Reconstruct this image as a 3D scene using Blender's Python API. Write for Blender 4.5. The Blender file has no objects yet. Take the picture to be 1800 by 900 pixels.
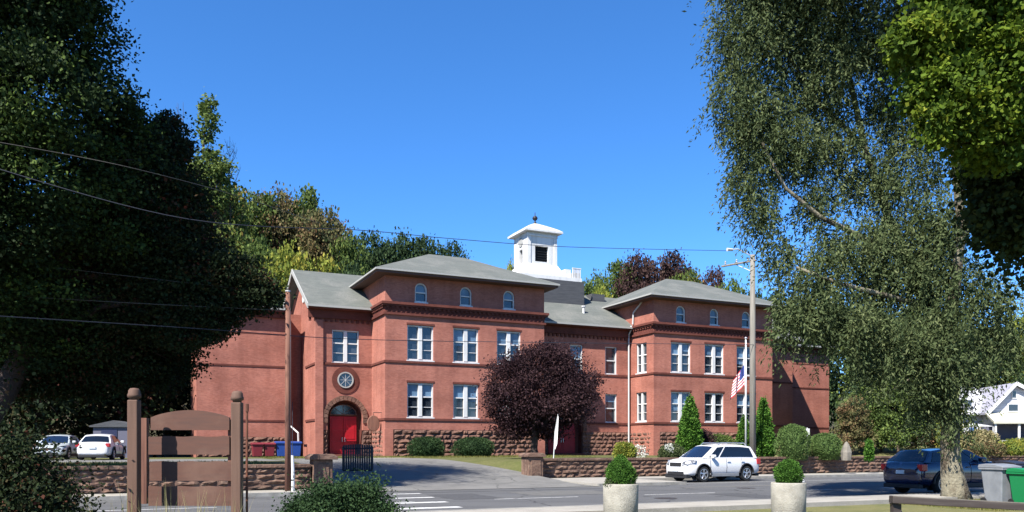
import bpy, bmesh, math, random
import numpy as np
from mathutils import Vector, Matrix
R = math.radians
SC = bpy.context.scene
COL = SC.collection

# ------------------------------------------------------------------ camera, sky, sun, exposure
cam_d = bpy.data.cameras.new('camera'); cam = bpy.data.objects.new('camera', cam_d); COL.objects.link(cam)
cam.location = (0, 0, 1.65); cam.rotation_euler = (R(90), 0, 0)
cam_d.sensor_width = 36; cam_d.lens = 29.0; cam_d.shift_y = 335/1800
cam_d.clip_start = 0.1; cam_d.clip_end = 3000
SC.camera = cam
SUNV = Vector((-1.209, -1.667, 2.35)).normalized()          # towards the sun
world = bpy.data.worlds.new('World'); SC.world = world; world.use_nodes = True
wn = world.node_tree; wn.nodes.clear()
sky = wn.nodes.new('ShaderNodeTexSky'); sky.sky_type = 'NISHITA'; sky.sun_disc = False
sky.sun_elevation = math.asin(SUNV.z); sky.sun_rotation = math.atan2(SUNV.x, SUNV.y)
sky.altitude = 2000; sky.air_density = 1.0; sky.dust_density = 0.0; sky.ozone_density = 10.0
bgn = wn.nodes.new('ShaderNodeBackground'); bgn.inputs['Strength'].default_value = 0.09
wo = wn.nodes.new('ShaderNodeOutputWorld')
hs_ = wn.nodes.new('ShaderNodeHueSaturation'); hs_.inputs['Saturation'].default_value = 1.11; hs_.inputs['Value'].default_value = 1.09
wn.links.new(sky.outputs[0], hs_.inputs['Color']); wn.links.new(hs_.outputs[0], bgn.inputs[0]); wn.links.new(bgn.outputs[0], wo.inputs[0])
sd = bpy.data.lights.new('sun', 'SUN'); sd.energy = 5.0; sd.angle = R(0.53); sd.color = (1, .95, .87)
so = bpy.data.objects.new('sun', sd); COL.objects.link(so); so.rotation_euler = SUNV.to_track_quat('Z', 'Y').to_euler()
SC.view_settings.view_transform = 'Standard'; SC.view_settings.look = 'None'
SC.view_settings.exposure = 1.45; SC.view_settings.gamma = 1.0; SC.view_settings.use_curve_mapping = False

# ------------------------------------------------------------------ frames of reference
ANG = R(25); DX, DY = math.cos(ANG), math.sin(ANG)
C0 = (-9.23, 60.0)
def W(u, v, z=0.0):                                    # street frame (u along the facade, v away from the street) -> world
    return Vector((C0[0] + u*DX - v*DY, C0[1] + u*DY + v*DX, z))
def at(px, py, Y):                                     # a measured direction and distance -> world
    return Vector(((px-900)/1450*Y, Y, 1.65 + (785-py)/1450*Y))
def uv_of(p):
    x, y = p[0]-C0[0], p[1]-C0[1]
    return (x*DX + y*DY, -x*DY + y*DX)
def smooth(t):
    t = min(1, max(0, t)); return t*t*(3-2*t)

# ------------------------------------------------------------------ object helpers
def tag(o, label=None, cat=None, group=None, kind=None):
    if label: o['label'] = label
    if cat: o['category'] = cat
    if group: o['group'] = group
    if kind: o['kind'] = kind
    return o
def empty(name, loc=(0, 0, 0), rz=0.0, label=None, cat=None, group=None):
    o = bpy.data.objects.new(name, None); COL.objects.link(o); o.location = loc; o.rotation_euler = (0, 0, rz)
    o.empty_display_size = .3
    return tag(o, label, cat, group)
def copy_tree(o, parent=None):
    kids = [c for c in bpy.data.objects if c.parent == o]
    c = o.copy(); COL.objects.link(c)
    if parent is not None: c.parent = parent
    for k in kids: copy_tree(k, c)
    return c

class MB:
    def __init__(s): s.v = []; s.f = []; s.m = []; s.mi = 0
    def add(s, vs, fs):
        b = len(s.v); s.v += [tuple(p) for p in vs]
        for f in fs: s.f.append([b+i for i in f]); s.m.append(s.mi)
        return s
    def box(s, x0, x1, y0, y1, z0, z1, rot=None, c=None):
        vs = [(x, y, z) for z in (z0, z1) for x, y in ((x0, y0), (x1, y0), (x1, y1), (x0, y1))]
        if rot is not None:
            vs = [tuple(rot @ Vector(p) + (c or Vector())) for p in vs]
        return s.add(vs, [(3, 2, 1, 0), (4, 5, 6, 7), (0, 1, 5, 4), (1, 2, 6, 5), (2, 3, 7, 6), (3, 0, 4, 7)])
    def quad(s, a, b, c, d): return s.add([a, b, c, d], [(0, 1, 2, 3)])
    def prism(s, pts, fn, t0, t1):                     # polygon pts (a,b) extruded between t0 and t1 through fn(a,b,t)
        n = len(pts); vs = [fn(a, b, t0) for a, b in pts] + [fn(a, b, t1) for a, b in pts]
        fs = [tuple(range(n-1, -1, -1)), tuple(range(n, 2*n))]
        fs += [(i, (i+1) % n, n+(i+1) % n, n+i) for i in range(n)]
        return s.add(vs, fs)
    def tube(s, pts, rad, seg=8, cap=True):
        pts = [Vector(p) for p in pts]; n = len(pts)
        if not hasattr(rad, '__len__'): rad = [rad]*n
        b = len(s.v); up = Vector((0, 0, 1))
        T0 = (pts[1]-pts[0]).normalized()
        X = T0.orthogonal().normalized()
        for i, p in enumerate(pts):
            T = (pts[min(i+1, n-1)] - pts[max(i-1, 0)])
            T = T.normalized() if T.length > 1e-6 else T0
            X = (X - T*X.dot(T)); X = X.normalized() if X.length > 1e-4 else T.orthogonal().normalized()
            Yv = T.cross(X)
            for k in range(seg):
                a = 2*math.pi*k/seg; s.v.append(tuple(p + (X*math.cos(a) + Yv*math.sin(a))*rad[i]))
        for i in range(n-1):
            for k in range(seg):
                s.f.append([b+i*seg+k, b+i*seg+(k+1) % seg, b+(i+1)*seg+(k+1) % seg, b+(i+1)*seg+k]); s.m.append(s.mi)
        if cap:
            s.f.append([b+k for k in range(seg-1, -1, -1)]); s.m.append(s.mi)
            s.f.append([b+(n-1)*seg+k for k in range(seg)]); s.m.append(s.mi)
        return s
    def lathe(s, prof, cx=0, cy=0, seg=24, z0=0):      # profile (r,z)
        b = len(s.v)
        for r, z in prof:
            for k in range(seg):
                a = 2*math.pi*k/seg; s.v.append((cx+r*math.cos(a), cy+r*math.sin(a), z0+z))
        for i in range(len(prof)-1):
            for k in range(seg):
                s.f.append([b+i*seg+k, b+i*seg+(k+1) % seg, b+(i+1)*seg+(k+1) % seg, b+(i+1)*seg+k]); s.m.append(s.mi)
        s.f.append([b+k for k in range(seg-1, -1, -1)]); s.m.append(s.mi)
        s.f.append([b+(len(prof)-1)*seg+k for k in range(seg)]); s.m.append(s.mi)
        return s
    def build(s, name, mats, parent=None, smooth_=False, bevel=0, loc=None, rz=None, sub=0):
        me = bpy.data.meshes.new(name); me.from_pydata(s.v, [], s.f)
        if not isinstance(mats, (list, tuple)): mats = [mats]
        for m in mats: me.materials.append(m)
        if len(mats) > 1: me.polygons.foreach_set('material_index', s.m)
        me.update()
        o = bpy.data.objects.new(name, me); COL.objects.link(o)
        if smooth_: me.polygons.foreach_set('use_smooth', [True]*len(me.polygons))
        if parent is not None: o.parent = parent
        if loc is not None: o.location = loc
        if rz is not None: o.rotation_euler = (0, 0, rz)
        if bevel:
            bm = bmesh.new(); bm.from_mesh(me); bmesh.ops.remove_doubles(bm, verts=bm.verts, dist=1e-5)
            bmesh.ops.recalc_face_normals(bm, faces=bm.faces); bm.to_mesh(me); bm.free()
            bv = o.modifiers.new('bevel', 'BEVEL'); bv.width = bevel; bv.segments = 2; bv.limit_method = 'ANGLE'; bv.angle_limit = R(35)
        return o

# ------------------------------------------------------------------ materials
ALB = .85
def mat(name, col, rough=.8, metal=0.0, spec=.3, noise=None, bump=0.0, bscale=20, coat=0.0, coords='Object'):
    """noise = (scale, colour2, low, high) mixes a second colour through a fractal noise"""
    col = tuple(c*ALB for c in col)
    if noise: noise = [(a, tuple(c*ALB for c in b), lo, hi) for (a, b, lo, hi) in (noise if isinstance(noise, list) else [noise])]
    m = bpy.data.materials.new(name); m.use_nodes = True; nt = m.node_tree; p = nt.nodes['Principled BSDF']
    p.inputs['Base Color'].default_value = (*col, 1); p.inputs['Roughness'].default_value = rough
    p.inputs['Metallic'].default_value = metal; p.inputs['Specular IOR Level'].default_value = spec
    p.inputs['Coat Weight'].default_value = coat
    tc = nt.nodes.new('ShaderNodeTexCoord')
    if noise:
        src = (1-0.0, col)
        last = None
        for (sc, c2, lo, hi) in (noise if isinstance(noise, list) else [noise]):
            n = nt.nodes.new('ShaderNodeTexNoise'); n.inputs['Scale'].default_value = sc if not isinstance(sc, tuple) else 1
            n.inputs['Detail'].default_value = 6; n.inputs['Roughness'].default_value = .62
            if isinstance(sc, tuple):
                mp = nt.nodes.new('ShaderNodeMapping'); mp.inputs['Scale'].default_value = sc
                nt.links.new(tc.outputs[coords], mp.inputs[0]); nt.links.new(mp.outputs[0], n.inputs['Vector'])
            else: nt.links.new(tc.outputs[coords], n.inputs['Vector'])
            r = nt.nodes.new('ShaderNodeMapRange'); r.inputs['From Min'].default_value = lo; r.inputs['From Max'].default_value = hi
            nt.links.new(n.outputs['Fac'], r.inputs['Value'])
            mx = nt.nodes.new('ShaderNodeMix'); mx.data_type = 'RGBA'
            nt.links.new(r.outputs[0], mx.inputs['Factor'])
            if last is None: mx.inputs['A'].default_value = (*col, 1)
            else: nt.links.new(last, mx.inputs['A'])
            mx.inputs['B'].default_value = (*c2, 1); last = mx.outputs['Result']
        nt.links.new(last, p.inputs['Base Color'])
    if bump:
        n = nt.nodes.new('ShaderNodeTexNoise'); n.inputs['Scale'].default_value = bscale; n.inputs['Detail'].default_value = 5
        nt.links.new(tc.outputs[coords], n.inputs['Vector'])
        b = nt.nodes.new('ShaderNodeBump'); b.inputs['Strength'].default_value = bump; b.inputs['Distance'].default_value = .05
        nt.links.new(n.outputs['Fac'], b.inputs['Height']); nt.links.new(b.outputs[0], p.inputs['Normal'])
    return m

def brick_mat(name, c1, c2, mortar):
    m = bpy.data.materials.new(name); m.use_nodes = True; nt = m.node_tree; p = nt.nodes['Principled BSDF']
    p.inputs['Roughness'].default_value = .9; p.inputs['Specular IOR Level'].default_value = .15
    tc = nt.nodes.new('ShaderNodeTexCoord'); sp = nt.nodes.new('ShaderNodeSeparateXYZ'); nt.links.new(tc.outputs['Object'], sp.inputs[0])
    ad = nt.nodes.new('ShaderNodeMath'); ad.operation = 'ADD'; nt.links.new(sp.outputs[0], ad.inputs[0]); nt.links.new(sp.outputs[1], ad.inputs[1])
    cb = nt.nodes.new('ShaderNodeCombineXYZ'); nt.links.new(ad.outputs[0], cb.inputs[0]); nt.links.new(sp.outputs[2], cb.inputs[1])
    br = nt.nodes.new('ShaderNodeTexBrick'); br.inputs['Scale'].default_value = 1; br.inputs['Brick Width'].default_value = .22
    br.inputs['Row Height'].default_value = .075; br.inputs['Mortar Size'].default_value = .006; br.inputs['Bias'].default_value = 0
    br.inputs['Color1'].default_value = (*c1, 1); br.inputs['Color2'].default_value = (*c2, 1); br.inputs['Mortar'].default_value = (*mortar, 1)
    nt.links.new(cb.outputs[0], br.inputs['Vector'])
    last = br.outputs['Color']
    for sc, f, dark in (((.25, .25, .5), .8, (.62, .58, .58)), ((1.6, 1.6, .14), .6, (.70, .66, .66)), ((.9, .9, 1.6), .5, (1.0, .92, .86)), ((6, 6, 11), .5, (.7, .7, .72))):
        mp = nt.nodes.new('ShaderNodeMapping'); mp.inputs['Scale'].default_value = sc; nt.links.new(tc.outputs['Object'], mp.inputs[0])
        n = nt.nodes.new('ShaderNodeTexNoise'); n.inputs['Scale'].default_value = 1; n.inputs['Detail'].default_value = 5
        nt.links.new(mp.outputs[0], n.inputs['Vector'])
        r = nt.nodes.new('ShaderNodeMapRange'); r.inputs['From Min'].default_value = .42; r.inputs['From Max'].default_value = .72
        r.inputs['To Max'].default_value = f
        nt.links.new(n.outputs['Fac'], r.inputs['Value'])
        mx = nt.nodes.new('ShaderNodeMix'); mx.data_type = 'RGBA'; mx.blend_type = 'MULTIPLY'
        nt.links.new(r.outputs[0], mx.inputs['Factor']); nt.links.new(last, mx.inputs['A']); mx.inputs['B'].default_value = (*dark, 1)
        last = mx.outputs['Result']
    nt.links.new(last, p.inputs['Base Color'])
    return m

LS = 1.0
def leaf_mat(name, cols, trans=.3, rough=.75):
    """cols: 3-4 albedos spread over the per-leaf tint value"""
    m = bpy.data.materials.new(name); m.use_nodes = True; nt = m.node_tree; nt.nodes.clear()
    out = nt.nodes.new('ShaderNodeOutputMaterial')
    at_ = nt.nodes.new('ShaderNodeAttribute'); at_.attribute_name = 'tint'
    cr = nt.nodes.new('ShaderNodeValToRGB'); cols = [tuple(a*LS for a in c) for c in cols]; el = cr.color_ramp.elements
    while len(el) < len(cols): el.new(.5)
    for i, c in enumerate(cols): el[i].position = i/(len(cols)-1); el[i].color = (*c, 1)
    nt.links.new(at_.outputs['Fac'], cr.inputs[0])
    df = nt.nodes.new('ShaderNodeBsdfPrincipled'); df.inputs['Roughness'].default_value = rough; df.inputs['Specular IOR Level'].default_value = .12
    tr = nt.nodes.new('ShaderNodeBsdfTranslucent'); mx = nt.nodes.new('ShaderNodeMixShader'); mx.inputs[0].default_value = trans
    nt.links.new(cr.outputs[0], df.inputs['Base Color']); nt.links.new(cr.outputs[0], tr.inputs[0])
    nt.links.new(df.outputs[0], mx.inputs[1]); nt.links.new(tr.outputs[0], mx.inputs[2]); nt.links.new(mx.outputs[0], out.inputs[0])
    return m

M = {}
M['brick'] = brick_mat('brick', (.37, .143, .106), (.295, .108, .080), (.27, .15, .115))
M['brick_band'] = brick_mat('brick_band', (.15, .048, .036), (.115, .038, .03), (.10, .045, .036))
M['brownstone'] = mat('brownstone', (.17, .088, .062), .95, noise=[(.9, (.085, .045, .035), .4, .62), (7, (.25, .15, .11), .52, .78)], bump=.6, bscale=9)
M['wallstone'] = mat('wallstone', (.165, .098, .07), .95, noise=[(.8, (.085, .05, .038), .4, .62), (5, (.25, .175, .125), .5, .78)], bump=.7, bscale=9)
M['shingle'] = mat('shingle', (.115, .125, .112), .9, noise=[((.5, 8, 8), (.078, .084, .08), .4, .7), (.5, (.145, .148, .135), .45, .65), (7, (.09, .095, .09), .5, .7)], bump=.3, bscale=25)
M['shingle_dark'] = mat('shingle_dark', (.075, .078, .085), .9, noise=[((1, 1, 9), (.045, .048, .055), .4, .7)], bump=.4, bscale=20)
M['white'] = mat('white_paint', (.62, .62, .62), .5, noise=[((3, 3, .5), (.44, .44, .43), .48, .75), (9, (.5, .49, .47), .55, .8)])
M['trim'] = mat('trim_paint', (.33, .33, .315), .6)
M['soffit'] = mat('soffit_wood', (.10, .055, .045), .7)
M['pane'] = mat('window_glass', (.018, .024, .035), .06, spec=.9, noise=(.9, (.05, .06, .075), .5, .7))
M['blind'] = mat('window_blind', (.13, .22, .33), .25, spec=.6, noise=(.55, (.05, .09, .15), .42, .66))
M['reddoor'] = mat('red_door_paint', (.38, .010, .020), .4, noise=(2, (.28, .008, .014), .4, .75))
M['dark'] = mat('dark_interior', (.012, .012, .014), .8)
M['pipe'] = mat('downpipe_paint', (.5, .5, .5), .5)
M['asphalt'] = mat('asphalt', (.088, .088, .091), .93, noise=[((.08, .7, 1), (.066, .066, .069), .42, .7), (18, (.115, .115, .115), .5, .8), (.35, (.105, .104, .103), .52, .7)], bump=.25, bscale=60)
M['drive'] = mat('drive_asphalt', (.15, .145, .137), .93, noise=[(.6, (.11, .107, .10), .42, .68), (14, (.18, .175, .165), .5, .8)], bump=.25, bscale=50)
M['paint'] = mat('road_paint', (.5, .5, .49), .8, noise=(5, (.16, .16, .16), .5, .72))
M['paintworn'] = mat('road_paint_worn', (.42, .42, .42), .8, noise=(6, (.2, .2, .2), .42, .66))
M['oldstone'] = mat('old_stone', (.20, .18, .15), .9, noise=(3, (.12, .11, .09), .4, .7), bump=.3, bscale=12)
M['concrete'] = mat('concrete', (.30, .28, .245), .9, noise=[(1.3, (.22, .205, .18), .4, .7), (22, (.35, .33, .29), .5, .8)], bump=.2, bscale=40)
M['kerb'] = mat('kerb_stone', (.27, .26, .24), .9, noise=(3, (.17, .165, .15), .4, .7))
M['grass'] = mat('grass_ground', (.085, .095, .022), .95, noise=[(.7, (.13, .12, .045), .4, .65), (9, (.055, .065, .016), .45, .7)], bump=.9, bscale=30)
M['drygrass'] = mat('dry_grass_ground', (.15, .14, .05), .95, noise=[(.7, (.10, .11, .033), .42, .65), (9, (.19, .165, .075), .5, .75)], bump=.9, bscale=30)
M['dirt'] = mat('packed_earth', (.26, .225, .175), .95, noise=(2, (.19, .165, .12), .4, .7), bump=.3, bscale=20)
M['forest'] = mat('forest_floor', (.035, .035, .018), .95, noise=(.3, (.06, .045, .02), .4, .7))
M['bark'] = mat('bark', (.115, .085, .06), .95, noise=[((6, 6, 1.2), (.055, .042, .032), .4, .65)], bump=1, bscale=14)
M['willowbark'] = mat('pale_mottled_bark', (.19, .17, .12), .95, noise=[((2.2, 2.2, 1.1), (.06, .045, .03), .46, .6), (14, (.25, .23, .17), .52, .75)], bump=1, bscale=12)
M['darkbark'] = mat('dark_bark', (.05, .035, .03), .95, bump=1, bscale=14)
M['pole'] = mat('weathered_pole_wood', (.21, .195, .17), .9, noise=((14, 14, .7), (.13, .12, .10), .4, .7))
M['poledark'] = mat('brown_pole_wood', (.21, .10, .068), .9, noise=((14, 14, .7), (.09, .04, .03), .4, .7))
M['signwood'] = mat('stained_plank_wood', (.10, .046, .032), .75, noise=[((3, 3, 22), (.08, .04, .03), .42, .7), (1.5, (.15, .085, .06), .5, .75)], bump=.04, bscale=60)
M['postwood'] = mat('post_wood', (.12, .068, .048), .8, noise=[((20, 20, 1.5), (.09, .05, .035), .4, .7)], bump=.04, bscale=60)
M['rail'] = mat('rail_wood', (.042, .032, .028), .6, noise=((1.5, 1.5, 20), (.075, .062, .055), .5, .75))
M['rust'] = mat('rusty_steel', (.16, .06, .035), .8, noise=(9, (.07, .03, .02), .4, .7))
M['black'] = mat('black_metal', (.018, .018, .024), .5)
M['wire'] = mat('wire', (.03, .033, .045), .6)
M['wirelit'] = mat('wire_lit', (.06, .056, .05), .6)  # sunlit look of the wire put into a paler colour
M['planter'] = mat('planter_concrete', (.34, .32, .27), .92, noise=[(3, (.23, .215, .18), .42, .7), (30, (.42, .40, .34), .55, .8)], bump=.5, bscale=45)
M['rubber'] = mat('tyre_rubber', (.015, .015, .016), .85)
M['alloy'] = mat('wheel_alloy', (.55, .55, .57), .3, .8)
M['carwhite'] = mat('white_car_paint', (.66, .66, .67), .3, spec=.5, coat=.6)
M['carsilver'] = mat('silver_car_paint', (.5, .54, .56), .35, .3, coat=.5)
M['carblue'] = mat('navy_car_paint', (.004, .012, .05), .2, .2, spec=.6, coat=1.0)
M['carglass'] = mat('car_glass', (.006, .007, .009), .08, spec=.9)
M['screen'] = mat('windscreen_glass', (.008, .015, .035), .06, spec=.8)
M['plastic'] = mat('black_plastic', (.02, .02, .022), .6)
M['lamp'] = mat('headlamp_glass', (.30, .32, .35), .1, spec=.8, noise=(14, (.06, .06, .07), .42, .58))
M['tail'] = mat('tail_lamp', (.35, .01, .015), .2, spec=.6)
M['plate'] = mat('plate', (.55, .6, .65), .5)
M['greenbin'] = mat('green_bin_plastic', (.01, .17, .055), .45)
M['greybin'] = mat('grey_bin_plastic', (.21, .22, .235), .5, noise=(3, (.15, .16, .175), .4, .7))
M['darkbin'] = mat('navy_bin_plastic', (.018, .022, .06), .45)
M['redbin'] = mat('red_bin_plastic', (.17, .02, .03), .5)
M['bluebin'] = mat('blue_bin_plastic', (.02, .06, .26), .45)
M['labelwhite'] = mat('white_label', (.75, .78, .76), .6)
M['flagred'] = mat('flag_red', (.48, .03, .04), .8); M['flagwhite'] = mat('flag_white', (.75, .73, .73), .8); M['flagblue'] = mat('flag_blue', (.03, .05, .2), .8)
M['house'] = mat('house_siding', (.40, .41, .45), .7, noise=((.3, .3, 14), (.58, .58, .62), .45, .6))
M['houseroof'] = mat('house_roof', (.33, .33, .40), .85, noise=(6, (.24, .24, .30), .4, .7))
M['porchroof'] = mat('porch_roof', (.48, .47, .38), .85, noise=(3, (.40, .39, .32), .4, .7))
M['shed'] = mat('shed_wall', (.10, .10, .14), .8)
M['flowerwhite'] = leaf_mat('white_petals', [(.5, .5, .46), (.6, .6, .56), (.35, .38, .28)], .2)

# leaf palettes (albedo, some darkened to stand in for shade)
LM = {}
LM['shade'] = leaf_mat('maple_leaf_shade', [(.010, .018, .006), (.016, .029, .009), (.026, .045, .012), (.075, .115, .022)], .22)  # leaf colour darkened to stand in for canopy shade
LM['shade2'] = leaf_mat('oak_leaf_shade', [(.008, .013, .006), (.013, .021, .008), (.021, .033, .010), (.07, .02, .013)], .2)  # shade under overhanging crowns put into the leaf colour
LM['willow'] = leaf_mat('willow_leaf', [(.028, .042, .018), (.048, .068, .027), (.078, .102, .04), (.135, .155, .07)], .28)
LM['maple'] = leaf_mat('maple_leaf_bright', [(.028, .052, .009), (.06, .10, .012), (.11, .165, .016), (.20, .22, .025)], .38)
LM['maple_shaded'] = leaf_mat('maple_leaf_shaded', [(.014, .022, .008), (.022, .034, .010), (.035, .05, .014)], .15)  # shaded copy of the maple leaf colour
LM['plum'] = leaf_mat('plum_leaf', [(.014, .007, .009), (.025, .012, .015), (.04, .02, .023), (.065, .036, .036)], .2)
LM['green'] = leaf_mat('hill_green_leaf', [(0.0325, 0.0546, 0.0169), (0.0585, 0.091, 0.0234), (0.091, 0.13, 0.0312), (0.13, 0.1625, 0.039)], .25)
LM['dkgreen'] = leaf_mat('hill_dark_green_leaf', [(.014, .03, .013), (.024, .045, .018), (.036, .062, .024), (.05, .08, .03)], .2)
LM['yellow'] = leaf_mat('hill_yellow_green_leaf', [(0.078, 0.1105, 0.0234), (0.143, 0.182, 0.0325), (0.221, 0.234, 0.039), (0.338, 0.286, 0.052)], .3)
LM['brown'] = leaf_mat('hill_russet_leaf', [(0.065, 0.078, 0.0325), (0.0975, 0.0975, 0.039), (0.143, 0.1105, 0.052), (0.182, 0.091, 0.052)], .25)
LM['maroon'] = leaf_mat('hill_maroon_leaf', [(0.0255, 0.0153, 0.0153), (0.0425, 0.0238, 0.0221), (0.0595, 0.0323, 0.0289), (0.0765, 0.051, 0.0382)], .2)
LM['mix'] = leaf_mat('hill_turning_leaf', [(0.039, 0.065, 0.0195), (0.0715, 0.1105, 0.026), (0.143, 0.156, 0.0325), (0.286, 0.104, 0.039)], .25)
LM['box'] = leaf_mat('boxwood_leaf', [(.03, .075, .012), (.05, .12, .018), (.08, .17, .025)], .25)
LM['arbor'] = leaf_mat('arborvitae_leaf', [(.035, .09, .015), (.06, .14, .02), (.10, .20, .03)], .25)
LM['clip'] = leaf_mat('clipped_shrub_leaf', [(.06, .10, .03), (.085, .14, .04), (.12, .18, .055)], .25)
LM['yew'] = leaf_mat('yew_leaf', [(.015, .032, .012), (.025, .05, .018), (.045, .08, .028)], .2)
LM['weed'] = leaf_mat('straw', [(.20, .17, .08), (.33, .28, .15), (.12, .15, .04)], .3)
LM['blade'] = leaf_mat('grass_blade', [(.08, .10, .02), (.13, .13, .035), (.19, .165, .06)], .3)

def add_cracks(m, scale, width, dark):
    nt = m.node_tree; p = nt.nodes['Principled BSDF']; src = p.inputs['Base Color'].links[0].from_socket
    tc = nt.nodes.new('ShaderNodeTexCoord'); nz = nt.nodes.new('ShaderNodeTexNoise'); nz.inputs['Scale'].default_value = 1.2; nz.inputs['Detail'].default_value = 5
    nt.links.new(tc.outputs['Object'], nz.inputs['Vector'])
    ad = nt.nodes.new('ShaderNodeVectorMath'); ad.operation = 'MULTIPLY_ADD'; ad.inputs[1].default_value = (1.1, 1.1, 1.1)
    nt.links.new(nz.outputs['Color'], ad.inputs[0]); nt.links.new(tc.outputs['Object'], ad.inputs[2])
    vo = nt.nodes.new('ShaderNodeTexVoronoi'); vo.feature = 'DISTANCE_TO_EDGE'; vo.inputs['Scale'].default_value = scale
    nt.links.new(ad.outputs[0], vo.inputs['Vector'])
    r = nt.nodes.new('ShaderNodeMapRange'); r.inputs['From Min'].default_value = width*.3; r.inputs['From Max'].default_value = width; r.inputs['To Min'].default_value = dark; r.inputs['To Max'].default_value = 0
    nt.links.new(vo.outputs['Distance'], r.inputs['Value'])
    mx = nt.nodes.new('ShaderNodeMix'); mx.data_type = 'RGBA'; mx.inputs['B'].default_value = (.02, .02, .02, 1)
    nt.links.new(r.outputs[0], mx.inputs['Factor']); nt.links.new(src, mx.inputs['A']); nt.links.new(mx.outputs['Result'], p.inputs['Base Color'])
add_cracks(M['asphalt'], .22, .012, .75); add_cracks(M['drive'], .3, .014, .6)
M['patch'] = mat('asphalt_patch', (.055, .055, .058), .9, noise=(8, (.08, .08, .082), .45, .7), bump=.3, bscale=50)
M['patchlight'] = mat('old_asphalt_patch', (.115, .112, .107), .95, noise=(3, (.085, .083, .08), .42, .7), bump=.3, bscale=50)
M['iron'] = mat('cast_iron', (.05, .042, .036), .6, .5, noise=(30, (.09, .07, .055), .45, .6))
# ------------------------------------------------------------------ foliage helpers
def leaf_mesh(name, P, D, L, Wd, mats, rng, tint=None, parent=None, extra=None, mid=.45):
    """one rhombus per leaf: P base points, D unit directions, L lengths, Wd half widths"""
    n = len(P)
    rnd = rng.normal(size=(n, 3)); S = np.cross(D, rnd); S /= (np.linalg.norm(S, axis=1)[:, None]+1e-9)
    V = np.empty((n, 4, 3), dtype=np.float32)
    L = L[:, None]; Wd = Wd[:, None]
    V[:, 0] = P; V[:, 1] = P + D*L*mid + S*Wd; V[:, 2] = P + D*L; V[:, 3] = P + D*L*mid - S*Wd
    if tint is None: tint = rng.random(n)
    ex_v = np.zeros((0, 3), dtype=np.float32); ex_f = []
    if extra: ex_v = np.array(extra.v, dtype=np.float32); ex_f = extra.f
    nv = n*4 + len(ex_v)
    me = bpy.data.meshes.new(name)
    me.vertices.add(nv); co = np.concatenate([V.reshape(-1, 3), ex_v]).astype(np.float32); me.vertices.foreach_set('co', co.ravel())
    loops = np.arange(n*4, dtype=np.int32); starts = np.arange(n, dtype=np.int32)*4; mi = np.zeros(n, dtype=np.int32)
    if ex_f:
        el = []; es = []; p = n*4
        for f in ex_f:
            es.append(p); el += [i+n*4 for i in f]; p += len(f)
        loops = np.concatenate([loops, np.array(el, dtype=np.int32)]); starts = np.concatenate([starts, np.array(es, dtype=np.int32)])
        mi = np.concatenate([mi, np.ones(len(ex_f), dtype=np.int32)]); tint = np.concatenate([tint, np.full(len(ex_f), .1)])
    me.loops.add(len(loops)); me.loops.foreach_set('vertex_index', loops)
    me.polygons.add(len(starts)); me.polygons.foreach_set('loop_start', starts)
    me.update(calc_edges=True)
    if not isinstance(mats, (list, tuple)): mats = [mats]
    for m in mats: me.materials.append(m)
    if len(mats) > 1: me.polygons.foreach_set('material_index', mi)
    a = me.attributes.new('tint', 'FLOAT', 'FACE'); a.data.foreach_set('value', np.asarray(tint, dtype=np.float32))
    o = bpy.data.objects.new(name, me); COL.objects.link(o)
    if parent is not None: o.parent = parent
    return o

def unit(a): return a/(np.linalg.norm(a, axis=1)[:, None]+1e-9)

def cloud(clumps, n, rng, sub=14, spread=.26, shell=.55):
    """leaf positions bunched in sprays on the outer part of every ellipsoid; returns points, outward dirs, spray tint"""
    vol = np.array([c[3]*c[4]*c[5] for c in clumps])**.72; vol /= vol.sum()
    P = []; O = []; T = []
    for c, w in zip(clumps, vol):
        k = max(4, int(sub)); m = max(8, int(n*w))
        ctr = np.array(c[:3]); rad = np.array(c[3:6])
        d = unit(rng.normal(size=(k, 3))); r = shell + (1-shell)*rng.random((k, 1))**.6
        sc = d*r
        idx = rng.integers(0, k, m)
        off = rng.normal(size=(m, 3))*spread*np.array([1, 1, .75])*(0.6+.8*rng.random((k, 1)))[idx]
        q = sc[idx] + off
        P.append(ctr + q*rad); O.append(unit(q + 1e-6)); st = rng.random(k); T.append(np.clip(st[idx]*.6 + rng.random(m)*.5 - .05, 0, 1))
    return np.concatenate(P), np.concatenate(O), np.concatenate(T)

def crown(name, clumps, n, L, m, seed, parent, ratio=.32, droop=.35, **kw):
    rng = np.random.default_rng(seed)
    P, O, T = cloud(clumps, n, rng, **kw)
    D = unit(O*.6 + rng.normal(size=P.shape)*.7 + np.array([0, 0, -droop]))
    Ls = L*(.45+.55*rng.random(len(P))+.7*rng.random(len(P))**3)
    return leaf_mesh(name, P, D, Ls, Ls*ratio, m, rng, T, parent)

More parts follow.
